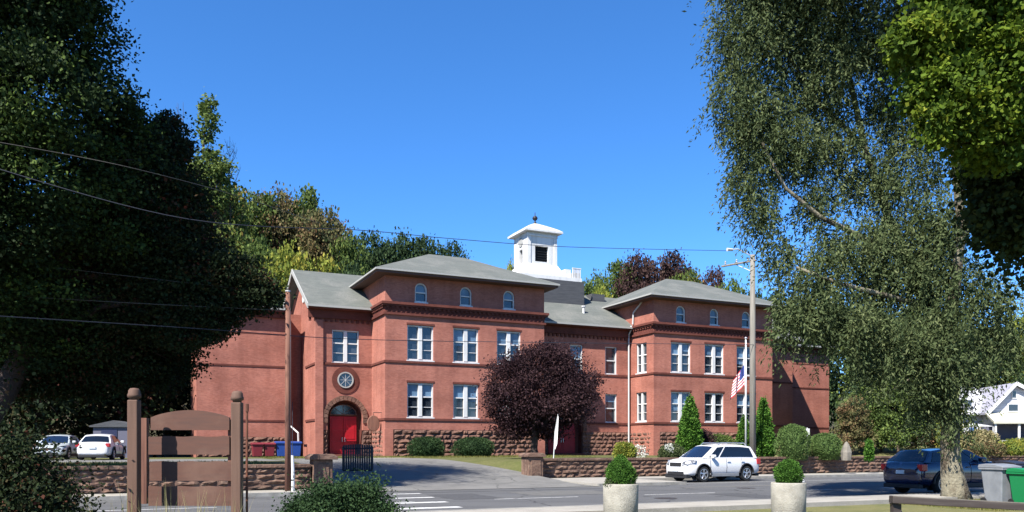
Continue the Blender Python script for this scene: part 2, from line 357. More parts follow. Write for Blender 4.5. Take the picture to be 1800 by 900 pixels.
def limbs(base, top, r0, r1, clumps, seed, mb=None, frac=(.35, .95), twig=3, wob=.03, flare=1.35):
    """tapered trunk from base to top, a limb into every clump, and twigs"""
    rnd = random.Random(seed); mb = mb or MB(); base = Vector(base); top = Vector(top); N = 9
    Lg = (top-base).length; pts = []; rr = []
    for i in range(N+1):
        t = i/N; w = Lg*wob*math.sin(t*math.pi)
        pts.append(base.lerp(top, t) + Vector((rnd.uniform(-w, w), rnd.uniform(-w, w), 0)))
        rr.append((r0+(r1-r0)*t)*(1+(flare-1)*math.exp(-t*14)))
    mb.tube(pts, rr, 12)
    for c in clumps:
        cc = Vector(c[:3]); t = frac[0] + (frac[1]-frac[0])*rnd.random(); i = min(N-1, int(t*N))
        s = pts[i].lerp(pts[i+1], t*N-i); rs = rr[i]*.5
        mid = s.lerp(cc, .5) + Vector((rnd.uniform(-.3, .3), rnd.uniform(-.3, .3), (cc-s).length*.10))
        mb.tube([s, s.lerp(mid, .5)+Vector((0, 0, .1)), mid, mid.lerp(cc, .55), cc], [rs, rs*.8, rs*.6, rs*.42, rs*.2], 7)
        for k in range(twig):
            e = cc + Vector((rnd.uniform(-1, 1)*c[3], rnd.uniform(-1, 1)*c[4], rnd.uniform(-.7, 1)*c[5]))*.8
            st = mid.lerp(cc, rnd.uniform(.2, .9)); mb.tube([st, st.lerp(e, .5)+Vector((0, 0, .15)), e], [rs*.3, rs*.2, rs*.05], 5)
    return mb

def tree(label, loc, trunk, clumps, n, L, lm, bark, seed, name='broadleaf_tree', group=None, top=None, r=(.3, .12), **kw):
    """clumps and trunk are given relative to loc"""
    t = empty(name, loc, 0, label, 'tree', group)
    tp = top or (0, 0, trunk)
    limbs((0, 0, -.1), tp, r[0], r[1], clumps, seed).build('trunk', bark, t, True)
    crown('crown', clumps, n, L, lm, seed, t, **kw)
    return t

def blob_clumps(rnd, n, w, h0, h1, csize, squash=.75, top_narrow=.5, pw=1.0):
    cl = []
    for i in range(n):
        t = (i+.5)/n; z = h0 + (h1-h0)*t
        prof = math.sin(min(1, (t*.8+.25))*math.pi)**.6 if top_narrow is None else (1-(t**1.6)*top_narrow)
        a = i*2.4+rnd.uniform(-.4, .4); rr = w*prof*rnd.uniform(.35, .85)*(.3 if i == n-1 else 1)
        cs = csize*rnd.uniform(.75, 1.2)
        cl.append((rr*math.cos(a), rr*math.sin(a), z, cs, cs, cs*squash))
    return cl

def shrub(name, label, cat, loc, prof, n, L, lm, seed, group=None, droop=0, jit=.05, rz=0, sx=1, sy=1, core=True):
    """dense bush: leaves over a surface of revolution prof [(r,z)...] with a woody, leafy core of the same plant"""
    rng = np.random.default_rng(seed); pr = np.array(prof, float)
    seg = np.sqrt(np.diff(pr[:, 0])**2 + np.diff(pr[:, 1])**2); ar = seg*(pr[:-1, 0]+pr[1:, 0]+.02); ar /= ar.sum()
    k = rng.choice(len(ar), n, p=ar); t = rng.random(n); rr = pr[k, 0]*(1-t)+pr[k+1, 0]*t; zz = pr[k, 1]*(1-t)+pr[k+1, 1]*t
    a = rng.random(n)*2*math.pi
    lump = 1 + .07*np.sin(a*3+zz*4/max(pr[:,0].max(),.1)+seed) + .06*np.sin(a*7-zz*9/max(pr[:,0].max(),.1)+seed*2) + .03*np.sin(a*13+zz*17/max(pr[:,0].max(),.1))
    depth = 1 - .22*rng.random(n)**1.5 + (rng.random(n) < .05)*.10*rng.random(n)
    size = max(pr[:, 0].max(), .1)
    P = np.stack([rr*np.cos(a)*lump*depth*sx, rr*np.sin(a)*lump*depth*sy, zz*(1-.06*rng.random(n))], 1) + rng.normal(size=(n, 3))*jit
    tang = np.stack([np.cos(a), np.sin(a), np.full(n, .25)], 1)
    D = unit(unit(tang) + rng.normal(size=(n, 3))*.6 + np.array([0, 0, -droop]))
    Ls = L*(.6+.8*rng.random(n))
    mb = MB(); mb.lathe([(max(r_*.74, .005), z_*.93+.01) for r_, z_ in prof], seg=14)
    mb.v = [(x*sx, y*sy, z) for x, y, z in mb.v]
    T = np.clip(.5 + .35*np.sin(a*4+zz*6/size) * .6 + rng.normal(size=n)*.22, 0, 1)
    o = leaf_mesh(name, P, D, Ls, Ls*.34, [lm, lm], rng, T, None, mb if core else None)
    o.location = loc; o.rotation_euler = (0, 0, rz)
    return tag(o, label, cat, group)
# ------------------------------------------------------------------ ground, street, lawns (structure)
def struct(name, mb, m, **kw):
    return tag(mb.build(name, m, **kw), kind='structure')
def grid_sheet(name, us, vs, hf, m, smooth_=True):
    mb = MB(); nu = len(us)
    for v in vs:
        for u in us:
            uu = u(v) if callable(u) else u
            mb.v.append(tuple(W(uu, v, hf(uu, v))))
    for j in range(len(vs)-1):
        for i in range(nu-1):
            a = j*nu+i; mb.f.append([a, a+1, a+nu+1, a+nu]); mb.m.append(0)
    return struct(name, mb, m, smooth_=smooth_)
LAWN = .9
def UL(v): return -10.2 + 1.2*smooth((v+29)/8)
def UR(v): return .75 - .9*smooth((v+22.6)/10)
def drive_h(v): return .01 + (LAWN-.012)*smooth((v+29.5)/18)
def ground_h(u, v):
    if v < -29: return 0
    d = max(UL(v)-u, u-UR(v)); hd = drive_h(v)
    return hd + (LAWN-hd)*smooth(d/1.2) if d > 0 else hd
lin = lambda a, b, n: [a+(b-a)*i/(n-1) for i in range(n)]
# one sheet to the horizon
g = MB(); g.quad((-1500, -600, -.06), (1500, -600, -.06), (1500, 1800, -.06), (-1500, 1800, -.06)); struct('ground', g, M['grass'])
def flat(name, u0, u1, v0, v1, z, m, n=1):
    mb = MB(); mb.quad(W(u0, v0, z), W(u1, v0, z), W(u1, v1, z), W(u0, v1, z)); return struct(name, mb, m)
flat('road', -90, 140, -39.6, -29.0, .004, M['asphalt'])
flat('road', 5.2, 140, -28.996, -25.2, .0, M['asphalt'])
flat('road', -11, -.2, -28.996, -28.5, .0, M['asphalt'])
# pavements with kerbs
def pavement(u0, u1, v0, v1, kerb_front=True, z=.12, kv=None):
    mb = MB(); R25 = Matrix.Rotation(ANG, 3, 'Z'); c = Vector((C0[0], C0[1], 0))
    mb.box(u0, u1, v0, v1, -.05, z, R25, c); struct('pavement', mb, M['concrete'])
    k = MB(); a, b = (v0-.16, v0-.002) if kerb_front else (v1+.002, v1+.16)
    k.box(u0, u1, a, b, -.05, z+.006, R25, c); struct('kerb', k, M['kerb'])
pavement(-90, -10.6, -30.0, -28.45)
pavement(.6, 5.0, -28.9, -22.9)
pavement(5.004, 140, -25.0, -22.9)
pavement(-90, 140, -41.3, -39.8, kerb_front=False)
R25 = Matrix.Rotation(ANG, 3, 'Z'); CC = Vector((C0[0], C0[1], 0))
# raised lawns and the drive that climbs between them
grid_sheet('lawn', [-90, -60, -40, -30, -22, -16, -13, lambda v: UL(v)-1.2, lambda v: UL(v)-.9, lambda v: UL(v)-.6, lambda v: UL(v)-.3, lambda v: UL(v)-.004],
           lin(-28.2, 3.0, 60), ground_h, M['grass'])
grid_sheet('lawn', [lambda v: UR(v)+.004, lambda v: UR(v)+.3, lambda v: UR(v)+.6, lambda v: UR(v)+.9, lambda v: UR(v)+1.2, 4, 10, 20, 30, 45, 60, 90, 140],
           lin(-22.5, 3.0, 50), ground_h, M['grass'])
grid_sheet('driveway', [(lambda t: (lambda v: UL(v)+(UR(v)-UL(v))*t))(i/10) for i in range(11)], lin(-29.0, -6, 60), lambda u, v: drive_h(v)+.004, M['drive'])
grid_sheet('lawn', [(lambda t: (lambda v: UL(v)+(UR(v)-UL(v))*t))(i/10) for i in range(11)], lin(-6, 3, 6), lambda u, v: LAWN, M['grass'])
flat('car_park', -60, -9.5, -14.5, -5.5, LAWN+.008, M['drive'])
flat('footpath', -3.4, -.6, -8.5, 3.3, LAWN+.012, M['concrete'])
# back terrain and the wooded hill
def hill_h(u, v):
    t = smooth((v-22)/60)
    left = 30*smooth((62-u)/95); right = 13+8*smooth((u-60)/60)*1.0
    gap = 1-.55*math.exp(-((u-38)/26)**2)
    return .7 + t*(left*.62+right*.62)*gap
grid_sheet('hill', lin(-170, 330, 64), [3.0, 12, 22]+lin(24, 130, 24)+[200, 400], lambda u, v: hill_h(u, v) if v > 3 else LAWN-.1, M['forest'])
# near side: grass verge, earth path
flat('lawn', -90, 140, -75, -41.3, -.002, M['drygrass'])
flat('footpath', 8.5, 40, -49, -42.6, .006, M['dirt'])
# painted markings
for i, (pa, pb, py, w) in enumerate([(690, 738, 869, .32), (688, 760, 876.5, .36), (684, 784, 885.5, .42), (672, 808, 896, .46), (650, 830, 909, .5)]):
    Y = 1.65*1450/(py-785); a = at(pa, py, Y); b = at(pb, py, Y); ua, va = uv_of(a); L_ = (b.x-a.x)/DX*.98
    flat('crosswalk_bar', ua, ua+L_, va-w/2, va+w/2, .008, M['paint'])
for k in range(-6, 14):
    flat('lane_line', -6.6+k*5.6, -6.6+k*5.6+3.0, -34.75, -34.63, .008, M['paint'])
flat('lane_line', 5.2, 60, -28.35, -28.25, .008, M['paint'])
flat('tar_patch', -9, .4, -30.4, -30.25, .0085, M['patch'])
def worn(name, u0, u1, v0, v1, z, m, seed):
    rnd = random.Random(seed); pts = []
    for (a, b, c, d) in ((u0, v0, u1, v0), (u1, v0, u1, v1), (u1, v1, u0, v1), (u0, v1, u0, v0)):
        for k in range(6): t = k/6; pts.append(W(a+(c-a)*t+rnd.uniform(-.05, .05), b+(d-b)*t+rnd.uniform(-.04, .04), z))
    mb = MB(); mb.add(pts, [tuple(range(24))]); struct(name, mb, m)
worn('road_patch', -4.6, -1.2, -33.6, -31.2, .0082, M['patchlight'], 1); worn('road_patch', 1.2, 2.6, -38.6, -35.2, .0083, M['patch'], 2)
worn('road_patch', 3.2, 9.5, -31.6, -30.9, .0084, M['patchlight'], 3); worn('road_patch', -7.8, -6.1, -34.4, -31.5, .0081, M['patch'], 4); worn('road_patch', 12, 16, -33.2, -31, .0082, M['patchlight'], 6)
for (u_, v_) in ((-1.5, -36.6), (5.2, -32.6)):
    mh = MB(); mh.lathe([(.01, .009), (.33, .009), (.36, .012), (.37, .008)], seg=24); mo = mh.build('manhole_cover', M['iron'], loc=W(u_, v_)); tag(mo, 'round iron manhole cover in the road ' + ('nearer the crosswalk' if u_ < 0 else 'in front of the white SUV'), 'manhole cover')
# grass blades where the near verge and the lawns show
rng = np.random.default_rng(5)
def blades(uv0, uv1, n, h, hf, label):
    U = rng.uniform(uv0[0], uv1[0], n); V = rng.uniform(uv0[1], uv1[1], n)
    P = np.array([tuple(W(a, b, hf(a, b))) for a, b in zip(U, V)]); D = unit(rng.normal(size=(n, 3))*.35 + np.array([0, 0, 1]))
    Ls = h*(.5+rng.random(n)); o = leaf_mesh('grass', P, D, Ls, Ls*.12, LM['blade'], rng, mid=.2); return tag(o, label, 'grass', kind='stuff')
blades((3, -44.5), (8.4, -41.35), 9000, .07, lambda a, b: -.01, 'short dry yellow grass on the near roadside verge')
blades((-9, -6.5), (14, -.5), 12000, .10, ground_h, 'green lawn grass in front of the brick school')
blades((-30, -28.2), (-11.5, -18), 9000, .12, ground_h, 'sunlit grass strip on top of the left stone wall')

# ------------------------------------------------------------------ rock-faced garden walls
def rock_blocks(mb, a0, a1, z0, z1, ch, fn, seed, bl=(.5, .9), bulge=.09, joint=.02):
    """courses of rough blocks; fn(a, z, out) maps to 3D"""
    rnd = random.Random(seed); n = max(1, round((z1-z0)/ch)); ch = (z1-z0)/n
    for c in range(n):
        x = a0 - rnd.uniform(0, .4)
        while x < a1:
            w = rnd.uniform(*bl); s = max(x, a0)+joint; e = min(x+w, a1)-joint; x += w
            if e-s < .06: continue
            zb = z0+c*ch+joint; zt = z0+(c+1)*ch-joint
            base = len(mb.v); nx, nz = 5, 4
            tilt = rnd.uniform(-.03, .03)
            for j in range(nz):
                for i in range(nx):
                    p, q = i/(nx-1), j/(nz-1); edge = (i in (0, nx-1)) or (j in (0, nz-1))
                    o = 0 if edge else bulge*rnd.uniform(.45, 1.25)+tilt
                    ja = 0 if edge else rnd.uniform(-.03, .03)
                    mb.v.append(tuple(fn(s+(e-s)*p+ja, zb+(zt-zb)*q + (0 if edge else rnd.uniform(-.015, .015)), o)))
            for j in range(nz-1):
                for i in range(nx-1):
                    q = base+j*nx+i; mb.f.append([q, q+1, q+nx+1, q+nx]); mb.m.append(mb.mi)

def garden_wall(label, u0, u1, v, ztop, seed):
    t = empty('stone_wall', W(u0, v), ANG, label, 'wall', 'rock faced walls along the street')
    L = u1-u0; mb = MB(); mb.box(0, L, .0, .42, -.1, ztop-.08)
    rock_blocks(mb, 0, L, 0.1, ztop-.085, .22, lambda a, z, o: (a, -.003-o, z), seed, bl=(.3, .95), bulge=.075)
    mb.build('wall_body', M['wallstone'], t)
    cp = MB(); x = 0; rnd = random.Random(seed)
    while x < L:
        w = min(rnd.uniform(1.0, 1.7), L-x); cp.box(x+.006, x+w-.006, -.10, .50, ztop-.08, ztop+.04); x += w
    cp.build('coping', M['wallstone'], t, bevel=.015)
    return t
garden_wall('long rock faced brownstone wall behind the white car, right of the driveway', 1.15, 75, -22.6, 1.03, 3)
garden_wall('rock faced brownstone wall left of the driveway behind the plank sign', -60, -11.0, -28.3, .98, 4)
def pier(label, u, v, h, s=.8):
    t = empty('gate_pier', W(u, v), ANG, label, 'gate pier', 'stone piers at the driveway mouth')
    b = MB(); b.box(-s/2, s/2, -s/2, s/2, -.1, h); b.build('shaft', M['wallstone'], t, bevel=.03)
    b = MB(); b.box(-s/2+.14, s/2-.14, -s/2-.03, -s/2-.002, .22, h-.15); b.build('panel', M['wallstone'], t, bevel=.02)
    b = MB(); b.box(-s/2-.04, s/2+.04, -s/2-.04, s/2+.04, 0, .16); b.build('plinth', M['wallstone'], t, bevel=.02)
    b = MB(); b.prism([(-.5, h), (.5, h), (.5, h+.1), (.34, h+.2), (-.34, h+.2), (-.5, h+.1)], lambda a, z, t_: (a, t_, z), -.5, .5)
    b.build('cap', M['wallstone'], t, bevel=.015)
pier('square brownstone pier at the right side of the driveway mouth', .65, -22.75, 1.15)
pier('square brownstone pier at the left side of the driveway mouth, beside the black gate', -10.6, -28.15, 1.18, .7)
# ------------------------------------------------------------------ the school
school = empty('school_building', W(0, 0, 0), ANG,
               'long red brick school with two hipped pavilions, grey roofs and a white cupola', 'school')
GZ = LAWN-.05
def fmap(kind, c):
    if kind == 'front': return lambda a, z, d: (a, c+d, z)
    if kind == 'left': return lambda a, z, d: (c+d, a, z)
    if kind == 'right': return lambda a, z, d: (c-d, a, z)
ARC = 14
def arc_pts(a0, a1, zs, zt):                            # half-ellipse from (a0,zs) over the top to (a1,zs)
    m = (a0+a1)/2; r = (a1-a0)/2
    return [(m-r*math.cos(math.pi*i/ARC), zs+(zt-zs)*math.sin(math.pi*i/ARC)) for i in range(ARC+1)]
def wall(mb, kind, c, a0, a1, z0, z1, ops=(), depth=.28):
    """ops: (a0,a1,z0,z1,arch_height) openings with reveals"""
    P = fmap(kind, c)
    As = sorted({a0, a1, *[o[0] for o in ops], *[o[1] for o in ops]}); Zs = sorted({z0, z1, *[o[2] for o in ops], *[o[3] for o in ops]})
    for i in range(len(As)-1):
        for j in range(len(Zs)-1):
            ca, cz = (As[i]+As[i+1])/2, (Zs[j]+Zs[j+1])/2
            if any(o[0] < ca < o[1] and o[2] < cz < o[3] for o in ops): continue
            mb.quad(P(As[i], Zs[j], 0), P(As[i+1], Zs[j], 0), P(As[i+1], Zs[j+1], 0), P(As[i], Zs[j+1], 0))
    for o in ops:
        x0, x1, y0, y1 = o[:4]; ar = o[4] if len(o) > 4 else 0
        zs = y1-ar
        mb.quad(P(x0, y0, 0), P(x1, y0, 0), P(x1, y0, depth), P(x0, y0, depth))
        mb.quad(P(x0, y0, 0), P(x0, y0, depth), P(x0, zs, depth), P(x0, zs, 0))
        mb.quad(P(x1, y0, 0), P(x1, y0, depth), P(x1, zs, depth), P(x1, zs, 0))
        if ar:
            ap = arc_pts(x0, x1, zs, y1); h = ARC//2
            for (cx, rng_) in ((x0, range(0, h)), (x1, range(h, ARC))):
                for i in rng_: mb.add([P(cx, y1, 0), P(*ap[i], 0), P(*ap[i+1], 0)], [(0, 1, 2)])
            for i in range(ARC): mb.quad(P(*ap[i], 0), P(*ap[i+1], 0), P(*ap[i+1], depth), P(*ap[i], depth))
        else:
            mb.quad(P(x0, y1, 0), P(x1, y1, 0), P(x1, y1, depth), P(x0, y1, depth))
def bar(mb, P, x0, x1, z0, z1, d0, d1):
    vs = [P(x, z, d) for d in (d0, d1) for x, z in ((x0, z0), (x1, z0), (x1, z1), (x0, z1))]
    mb.add(vs, [(3, 2, 1, 0), (4, 5, 6, 7), (0, 1, 5, 4), (1, 2, 6, 5), (2, 3, 7, 6), (3, 0, 4, 7)])
wrnd = random.Random(77)
def window(kind, c, x0, x1, z0, z1, leaves=2, arch=0, depth=.26, sashes=True, blind=None, double=.30, parent=None):
    P = fmap(kind, c); m = MB(); d0, d1 = depth-.16, depth-.02; t = .09; zs = z1-arch
    bar(m, P, x0+.004, x0+t, z0+.004, zs, d0, d1); bar(m, P, x1-t, x1-.004, z0+.004, zs, d0, d1)
    bar(m, P, x0+t, x1-t, z0+.004, z0+t, d0, d1)
    if arch:
        ap = arc_pts(x0+.004, x1-.004, zs, z1-.004); ip = arc_pts(x0+t, x1-t, zs, z1-t)
        for i in range(ARC):
            vs = [P(*q, d) for d in (d0, d1) for q in (ap[i], ap[i+1], ip[i+1], ip[i])]
            m.add(vs, [(0, 1, 2, 3), (7, 6, 5, 4), (0, 4, 5, 1), (2, 6, 7, 3)])
    else: bar(m, P, x0+t, x1-t, z1-t, z1-.004, d0, d1)
    xs = [(x0+t, x1-t)]
    if leaves == 2:
        mid = (x0+x1)/2; bar(m, P, mid-double/2, mid+double/2, z0+t, z1-t, d0-.03, d1); xs = [(x0+t, mid-double/2), (mid+double/2, x1-t)]
    zm = z0+(z1-z0)*.5
    if leaves == 2: zm = z0+(z1-z0)*.60
    for (p, q) in xs:
        bar(m, P, p, q, zm-.045, zm+.045, d0+.04, d1)
        if leaves == 2: bar(m, P, p, q, z0+(zm-z0)*.5-.02, z0+(zm-z0)*.5+.02, d0+.07, d1)
    bar(m, P, x0-.06, x1+.06, z0-.09, z0-.002, -.06, depth-.05)
    fr = m.build('window', M['white'], parent or school)
    g = MB()
    if arch:
        ap = arc_pts(x0+.01, x1-.01, zs, z1-.01); g.add([P(x0+.01, z0+.01, depth), P(x1-.01, z0+.01, depth)]+[P(*q, depth) for q in reversed(ap)], [tuple(range(ARC+3))])
    else: g.quad(P(x0+.01, z0+.01, depth), P(x1-.01, z0+.01, depth), P(x1-.01, z1-.01, depth), P(x0+.01, z1-.01, depth))
    g.build('pane', M['pane'], fr)
    bl = (0 if wrnd.random() < .12 and not arch else wrnd.uniform(.36, .48)) if blind is None else blind
    if bl:
        b = MB()
        for (p, q) in xs:
            hh = (z1-z0)*bl*(1 if blind is not None else wrnd.choice((.75, 1, 1, 1.1, 1.35)))
            if arch: hh = arch*.9+(zs-zm)*.9
            if arch:
                ap = arc_pts(p, q, zs, z1-t); b.add([P(p, zm+.05, depth-.012), P(q, zm+.05, depth-.012)]+[P(*k, depth-.012) for k in reversed(ap)], [tuple(range(ARC+3))])
            else: b.quad(P(p, z1-hh, depth-.012), P(q, z1-hh, depth-.012), P(q, z1-t, depth-.012), P(p, z1-t, depth-.012))
        b.build('blind', M['blind'], fr)
    return fr

PW = 13.0                                              # pavilion width
REC = 3.6                                              # how far the links stand back
ZE, ZC0, ZC1 = 14.3, 11.35, 12.2                       # eaves, corbel table
ROWS = ((3.82, 6.36), (8.04, 10.62))
def corbel_band(mb, kind, c, a0, a1, e0, e1):
    P = fmap(kind, c)
    bar(mb, P, a0-e0, a1+e1, ZC1-.16, ZC1+.02, -.30, .05)
    bar(mb, P, a0-e0*.8, a1+e1*.8, ZC1-.28, ZC1-.163, -.22, .05)
    bar(mb, P, a0-e0*.35, a1+e1*.35, ZC0-.06, ZC0+.1, -.14, .05)
    bar(mb, P, a0, a1, ZC0+.103, ZC1-.283, -.05, .02)
    n = int((a1-a0)/.36); st = (a1-a0)/n
    for i in range(n):
        x = a0+st*(i+.5)
        bar(mb, P, x-.085, x+.085, ZC1-.44, ZC1-.286, -.17, -.052)
        # slanting brick pattern
        vs = []
        for d in (-.10, -.053):
            for (p, z) in ((x-.15, ZC0+.12), (x-.06, ZC0+.12), (x+.13, ZC1-.46), (x+.04, ZC1-.46)): vs.append(P(p, z, d))
        mb.add(vs, [(0, 1, 2, 3), (7, 6, 5, 4), (0, 4, 5, 1), (1, 5, 6, 2), (2, 6, 7, 3), (3, 7, 4, 0)])
def string_band(mb, kind, c, a0, a1, z, h=.16, out=.07, e0=0, e1=0):
    P = fmap(kind, c); bar(mb, P, a0-e0, a1+e1, z-h/2, z+h/2, -out, .03)
def hip_roof(u0, u1, v0, v1, z, zr, r0, r1, rv):
    m = MB(); e = z+.12
    m.add([(u0, v0, e), (u1, v0, e), (u1, v1, e), (u0, v1, e), (r0, rv, zr), (r1, rv, zr)], [(0, 1, 5, 4), (1, 2, 5), (2, 3, 4, 5), (3, 0, 4)])
    m.build('roof', M['shingle'], school)
    f = MB(); f.box(u0, u1, v0, v1, z+.0, z+.118); fo = f.build('eave', [M['trim']], school)
    s = MB(); s.box(u0+.12, u1-.12, v0+.12, v1-.12, z-.16, z-.002); s.build('soffit', M['soffit'], fo)
# --- pavilions
def pavilion(o, wins, attic, side=False, hide=()):
    W_ = MB(); x0, x1 = o, o+PW
    ops = []
    for (z0, z1) in ROWS:
        for (a, b) in wins: ops.append((a, b, z0, z1))
    for (a, b) in attic: ops.append((a, b, 12.36, 13.78, (b-a)/2))
    wall(W_, 'front', 0, x0, x1, 2.9, ZE, ops)
    sops = []
    if side:
        for (z0, z1) in ROWS: sops.append((1.05, 2.65, z0, z1))
    wall(W_, 'left', x0, 0, REC+9, 2.9, ZE, sops)
    wall(W_, 'right', x1, 0, REC+9, 2.9, ZE)
    W_.build('wall', M['brick'], school)
    for i, (z0, z1) in enumerate(ROWS):
        for (a, b) in wins: window('front', 0, a, b, z0, z1)
        if side: window('left', x0, 1.05, 2.65, z0, z1, leaves=2, double=.22, blind=0)
    for (a, b) in attic: window('front', 0, a, b, 12.36, 13.78, leaves=1, arch=(b-a)/2)
    c = MB(); corbel_band(c, 'front', 0, x0, x1, .3, .3)
    corbel_band(c, 'left', x0, .06, REC+5, 0, 0); corbel_band(c, 'right', x1, .06, REC+5, 0, 0)
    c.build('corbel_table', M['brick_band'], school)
    s = MB()
    for z in (3.66, 7.88):
        string_band(s, 'front', 0, x0, x1, z, e0=.07, e1=.07); string_band(s, 'left', x0, .035, REC, z); string_band(s, 'right', x1, .035, REC, z)
    for (a, b) in wins:
        for (z0, z1) in ROWS: string_band(s, 'front', 0, a-.06, b+.06, z1+.1, .14, .03)
    s.build('string_course', M['brick_band'], school)
    # rock-faced base with smooth quoins at the corners
    b = MB(); b.box(x0+.62, x1-.62, .02, .3, GZ-.4, 2.9)
    rock_blocks(b, x0+.6, x1-.6, GZ, 2.9, .33, lambda a, z, q: (a, .018-q, z), int(o)+9, bl=(.35, 1.1), bulge=.13)
    rock_blocks(b, .3, REC, GZ, 2.9, .33, lambda a, z, q: (x0+.018-q, a, z), int(o)+19, bl=(.35, 1.1), bulge=.1)
    b.build('stone_base', M['brownstone'], school)
    q = MB(); q.box(x0-.05, x0+.6, -.05, .6, GZ-.4, 2.92); q.box(x0-.004, x0+.3, .604, REC+.3, GZ-.4, 2.9); q.build('corner_pier', M['brick'], school)
    q = MB(); q.box(x1-.6, x1+.05, -.05, .6, GZ-.4, 2.92); q.box(x1-.3, x1+.004, .604, REC+.3, GZ-.4, 2.9); q.build('corner_pier', M['brick'], school)
    hip_roof(x0-1.0, x1+.85, -1.1, 12.5, ZE, 17.35, x0+5.3, x0+PW-4.6, 5.6)
pavilion(-.0, [(1.68, 3.72), (5.3, 7.35), (8.9, 10.95)], [(2.27, 3.23), (5.85, 6.81), (9.45, 10.41)])
P2 = 23.43
pavilion(P2, [(P2+1.78, P2+3.86), (P2+5.36, P2+7.46), (P2+8.9, P2+11.0)], [(P2+2.33, P2+3.30), (P2+5.93, P2+6.9), (P2+9.5, P2+10.47)], side=True)

# --- links and wings
ZL = 12.0
UW2 = 42.3
V_R = 9.4; ZR = 15.75
w = MB()
w1_ops = [(-3.05, -1.0, 7.98, 10.45), (-3.4, -.7, GZ, 5.15, 1.35)]
m_ops = [(17.34, 18.6, 7.98, 10.4), (20.85, 22.05, 7.98, 10.4), (17.34, 18.6, 3.75, 6.25) if False else (20.85, 22.05, 3.75, 6.25), (15.2, 18.6, GZ, 5.0, 1.7)]
wall(w, 'front', REC, -4.25, 0, 2.9, ZL+.3, [(-3.05, -1.0, 7.98, 10.45), (-3.4, -.7, 2.9, 5.15, 1.35)], .3)
w.box(-4.33, -3.75, REC-.16, REC-.002, 2.9, 11.1)
wall(w, 'left', -4.25, REC, 15, GZ-.3, ZL+.3); w.build('wall', M['brick'], school); w = MB()
wall(w, 'front', REC, PW, P2, 2.9, ZL+.3, [m_ops[0], m_ops[1], m_ops[2], (15.2, 18.6, 2.9, 5.0, 1.7)], .3)
w.build('wall', M['brick'], school); w = MB()
wall(w, 'front', REC, P2+PW, UW2, GZ-.3, ZL+.3)
wall(w, 'right', UW2, REC, 15, GZ-.3, ZL+.3)
w.quad((-4.25, 15, 0), (UW2, 15, 0), (UW2, 15, ZL), (-4.25, 15, ZL))
w.build('wall', M['brick'], school)
window('front', REC, -3.05, -1.0, 7.98, 10.45, blind=0, double=.26)
for o in m_ops[:3]: window('front', REC, *o, leaves=1)
# gable ends
for (uu, sgn) in ((-4.25, -1), (UW2, 1)):
    gm = MB(); gm.add([(uu, REC, ZL+.3), (uu, 2*V_R-REC, ZL+.3), (uu, V_R, ZR-.05)], [(0, 1, 2)]); gw = gm.build('gable_wall', M['brick'], school)
    fr = MB(); fr.lathe([(.42, 0), (.42, .08), (.30, .08), (.30, .03)], seg=20)
    fr.v = [(uu+sgn*z, V_R-1.2+x, ZL+1.5+y) for x, y, z in fr.v]; fr.build('round_louvre', M['white'], gw)
rf = MB()
def roof_slab(mb, u0, u1):
    t = .16; ev = REC-.65; bv = 2*V_R-ev
    for (a, b) in ((ev, V_R), (bv, V_R)):
        vs = [(u, v, z+dz) for dz in (0, t) for (v, z) in ((a, ZL), (b, ZR)) for u in (u0, u1)]
        mb.add(vs, [(0, 1, 3, 2), (4, 6, 7, 5), (0, 4, 5, 1), (1, 5, 7, 3), (0, 2, 6, 4), (2, 3, 7, 6)])
roof_slab(rf, -4.95, UW2+.7); rf.build('roof', M['shingle'], school)
# thin lap line across the slope and verge boards
for uu in (-5.02, UW2+.7):
    vb = MB()
    for (a, b) in ((REC-.68, V_R), (2*V_R-REC+.68, V_R)):
        vs = [(u, v, z+dz) for dz in (-.18, .19) for (v, z) in ((a, ZL), (b, ZR)) for u in (uu, uu+.07)]
        vb.add(vs, [(0, 1, 3, 2), (4, 6, 7, 5), (0, 4, 5, 1), (1, 5, 7, 3), (0, 2, 6, 4), (2, 3, 7, 6)])
    vb.build('verge_board', M['trim'], school)
for (a, b) in ((-4.9, -.1), (PW+.1, P2-.1), (P2+PW+.1, UW2+.6)):
    gt = MB(); gt.box(a-.1, b, REC-.80, REC-.66, ZL-.02, ZL+.13); go = gt.build('gutter', M['trim'], school); sf = MB()
    sf.box(a, b, REC-.64, REC+.02, ZL-.12, ZL-.004); sf.box(a+.05, b-.05, REC-.2, REC-.004, ZL-.75, ZL-.124)
    n = int((b-a)/.4)
    for i in range(n): sf.box(a+.1+i*.4, a+.28+i*.4, REC-.13, REC-.004, ZL-1.0, ZL-.753)
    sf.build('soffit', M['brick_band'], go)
for z in (3.66, 7.88):
    def one(*a, **k): ss = MB(); string_band(ss, *a, **k); ss.build('string_course', M['brick_band'], school)
    one('front', REC, -4.25, -3.6 if z < 5 else 0, z, e0=.05)
    if z < 5: one('front', REC, -.5, 0, z)
    one('left', -4.25, REC+.04, 7.5, z)
    one('front', REC, PW+.1 if z > 5 else 18.9, P2-.02, z); one('front', REC, P2+PW, UW2, z)
for (a, b, sd_) in ((-3.75, -3.4, 1), (-.7, 0, 2), (PW, 15.2, 3), (18.6, P2, 4)):
    sb = MB(); sb.box(a, b, REC+.02, REC+.3, GZ-.4, 2.9); rock_blocks(sb, a, b, GZ, 2.9, .33, lambda x, z, q: (x, REC+.018-q, z), 60+sd_, bl=(.3, .8), bulge=.1)
    sb.build('stone_base', M['brownstone'], school)
qp = MB(); qp.box(-4.33, -3.75, REC-.16, REC+.3, GZ-.4, 2.9); qp.build('corner_pier', M['brick'], school)

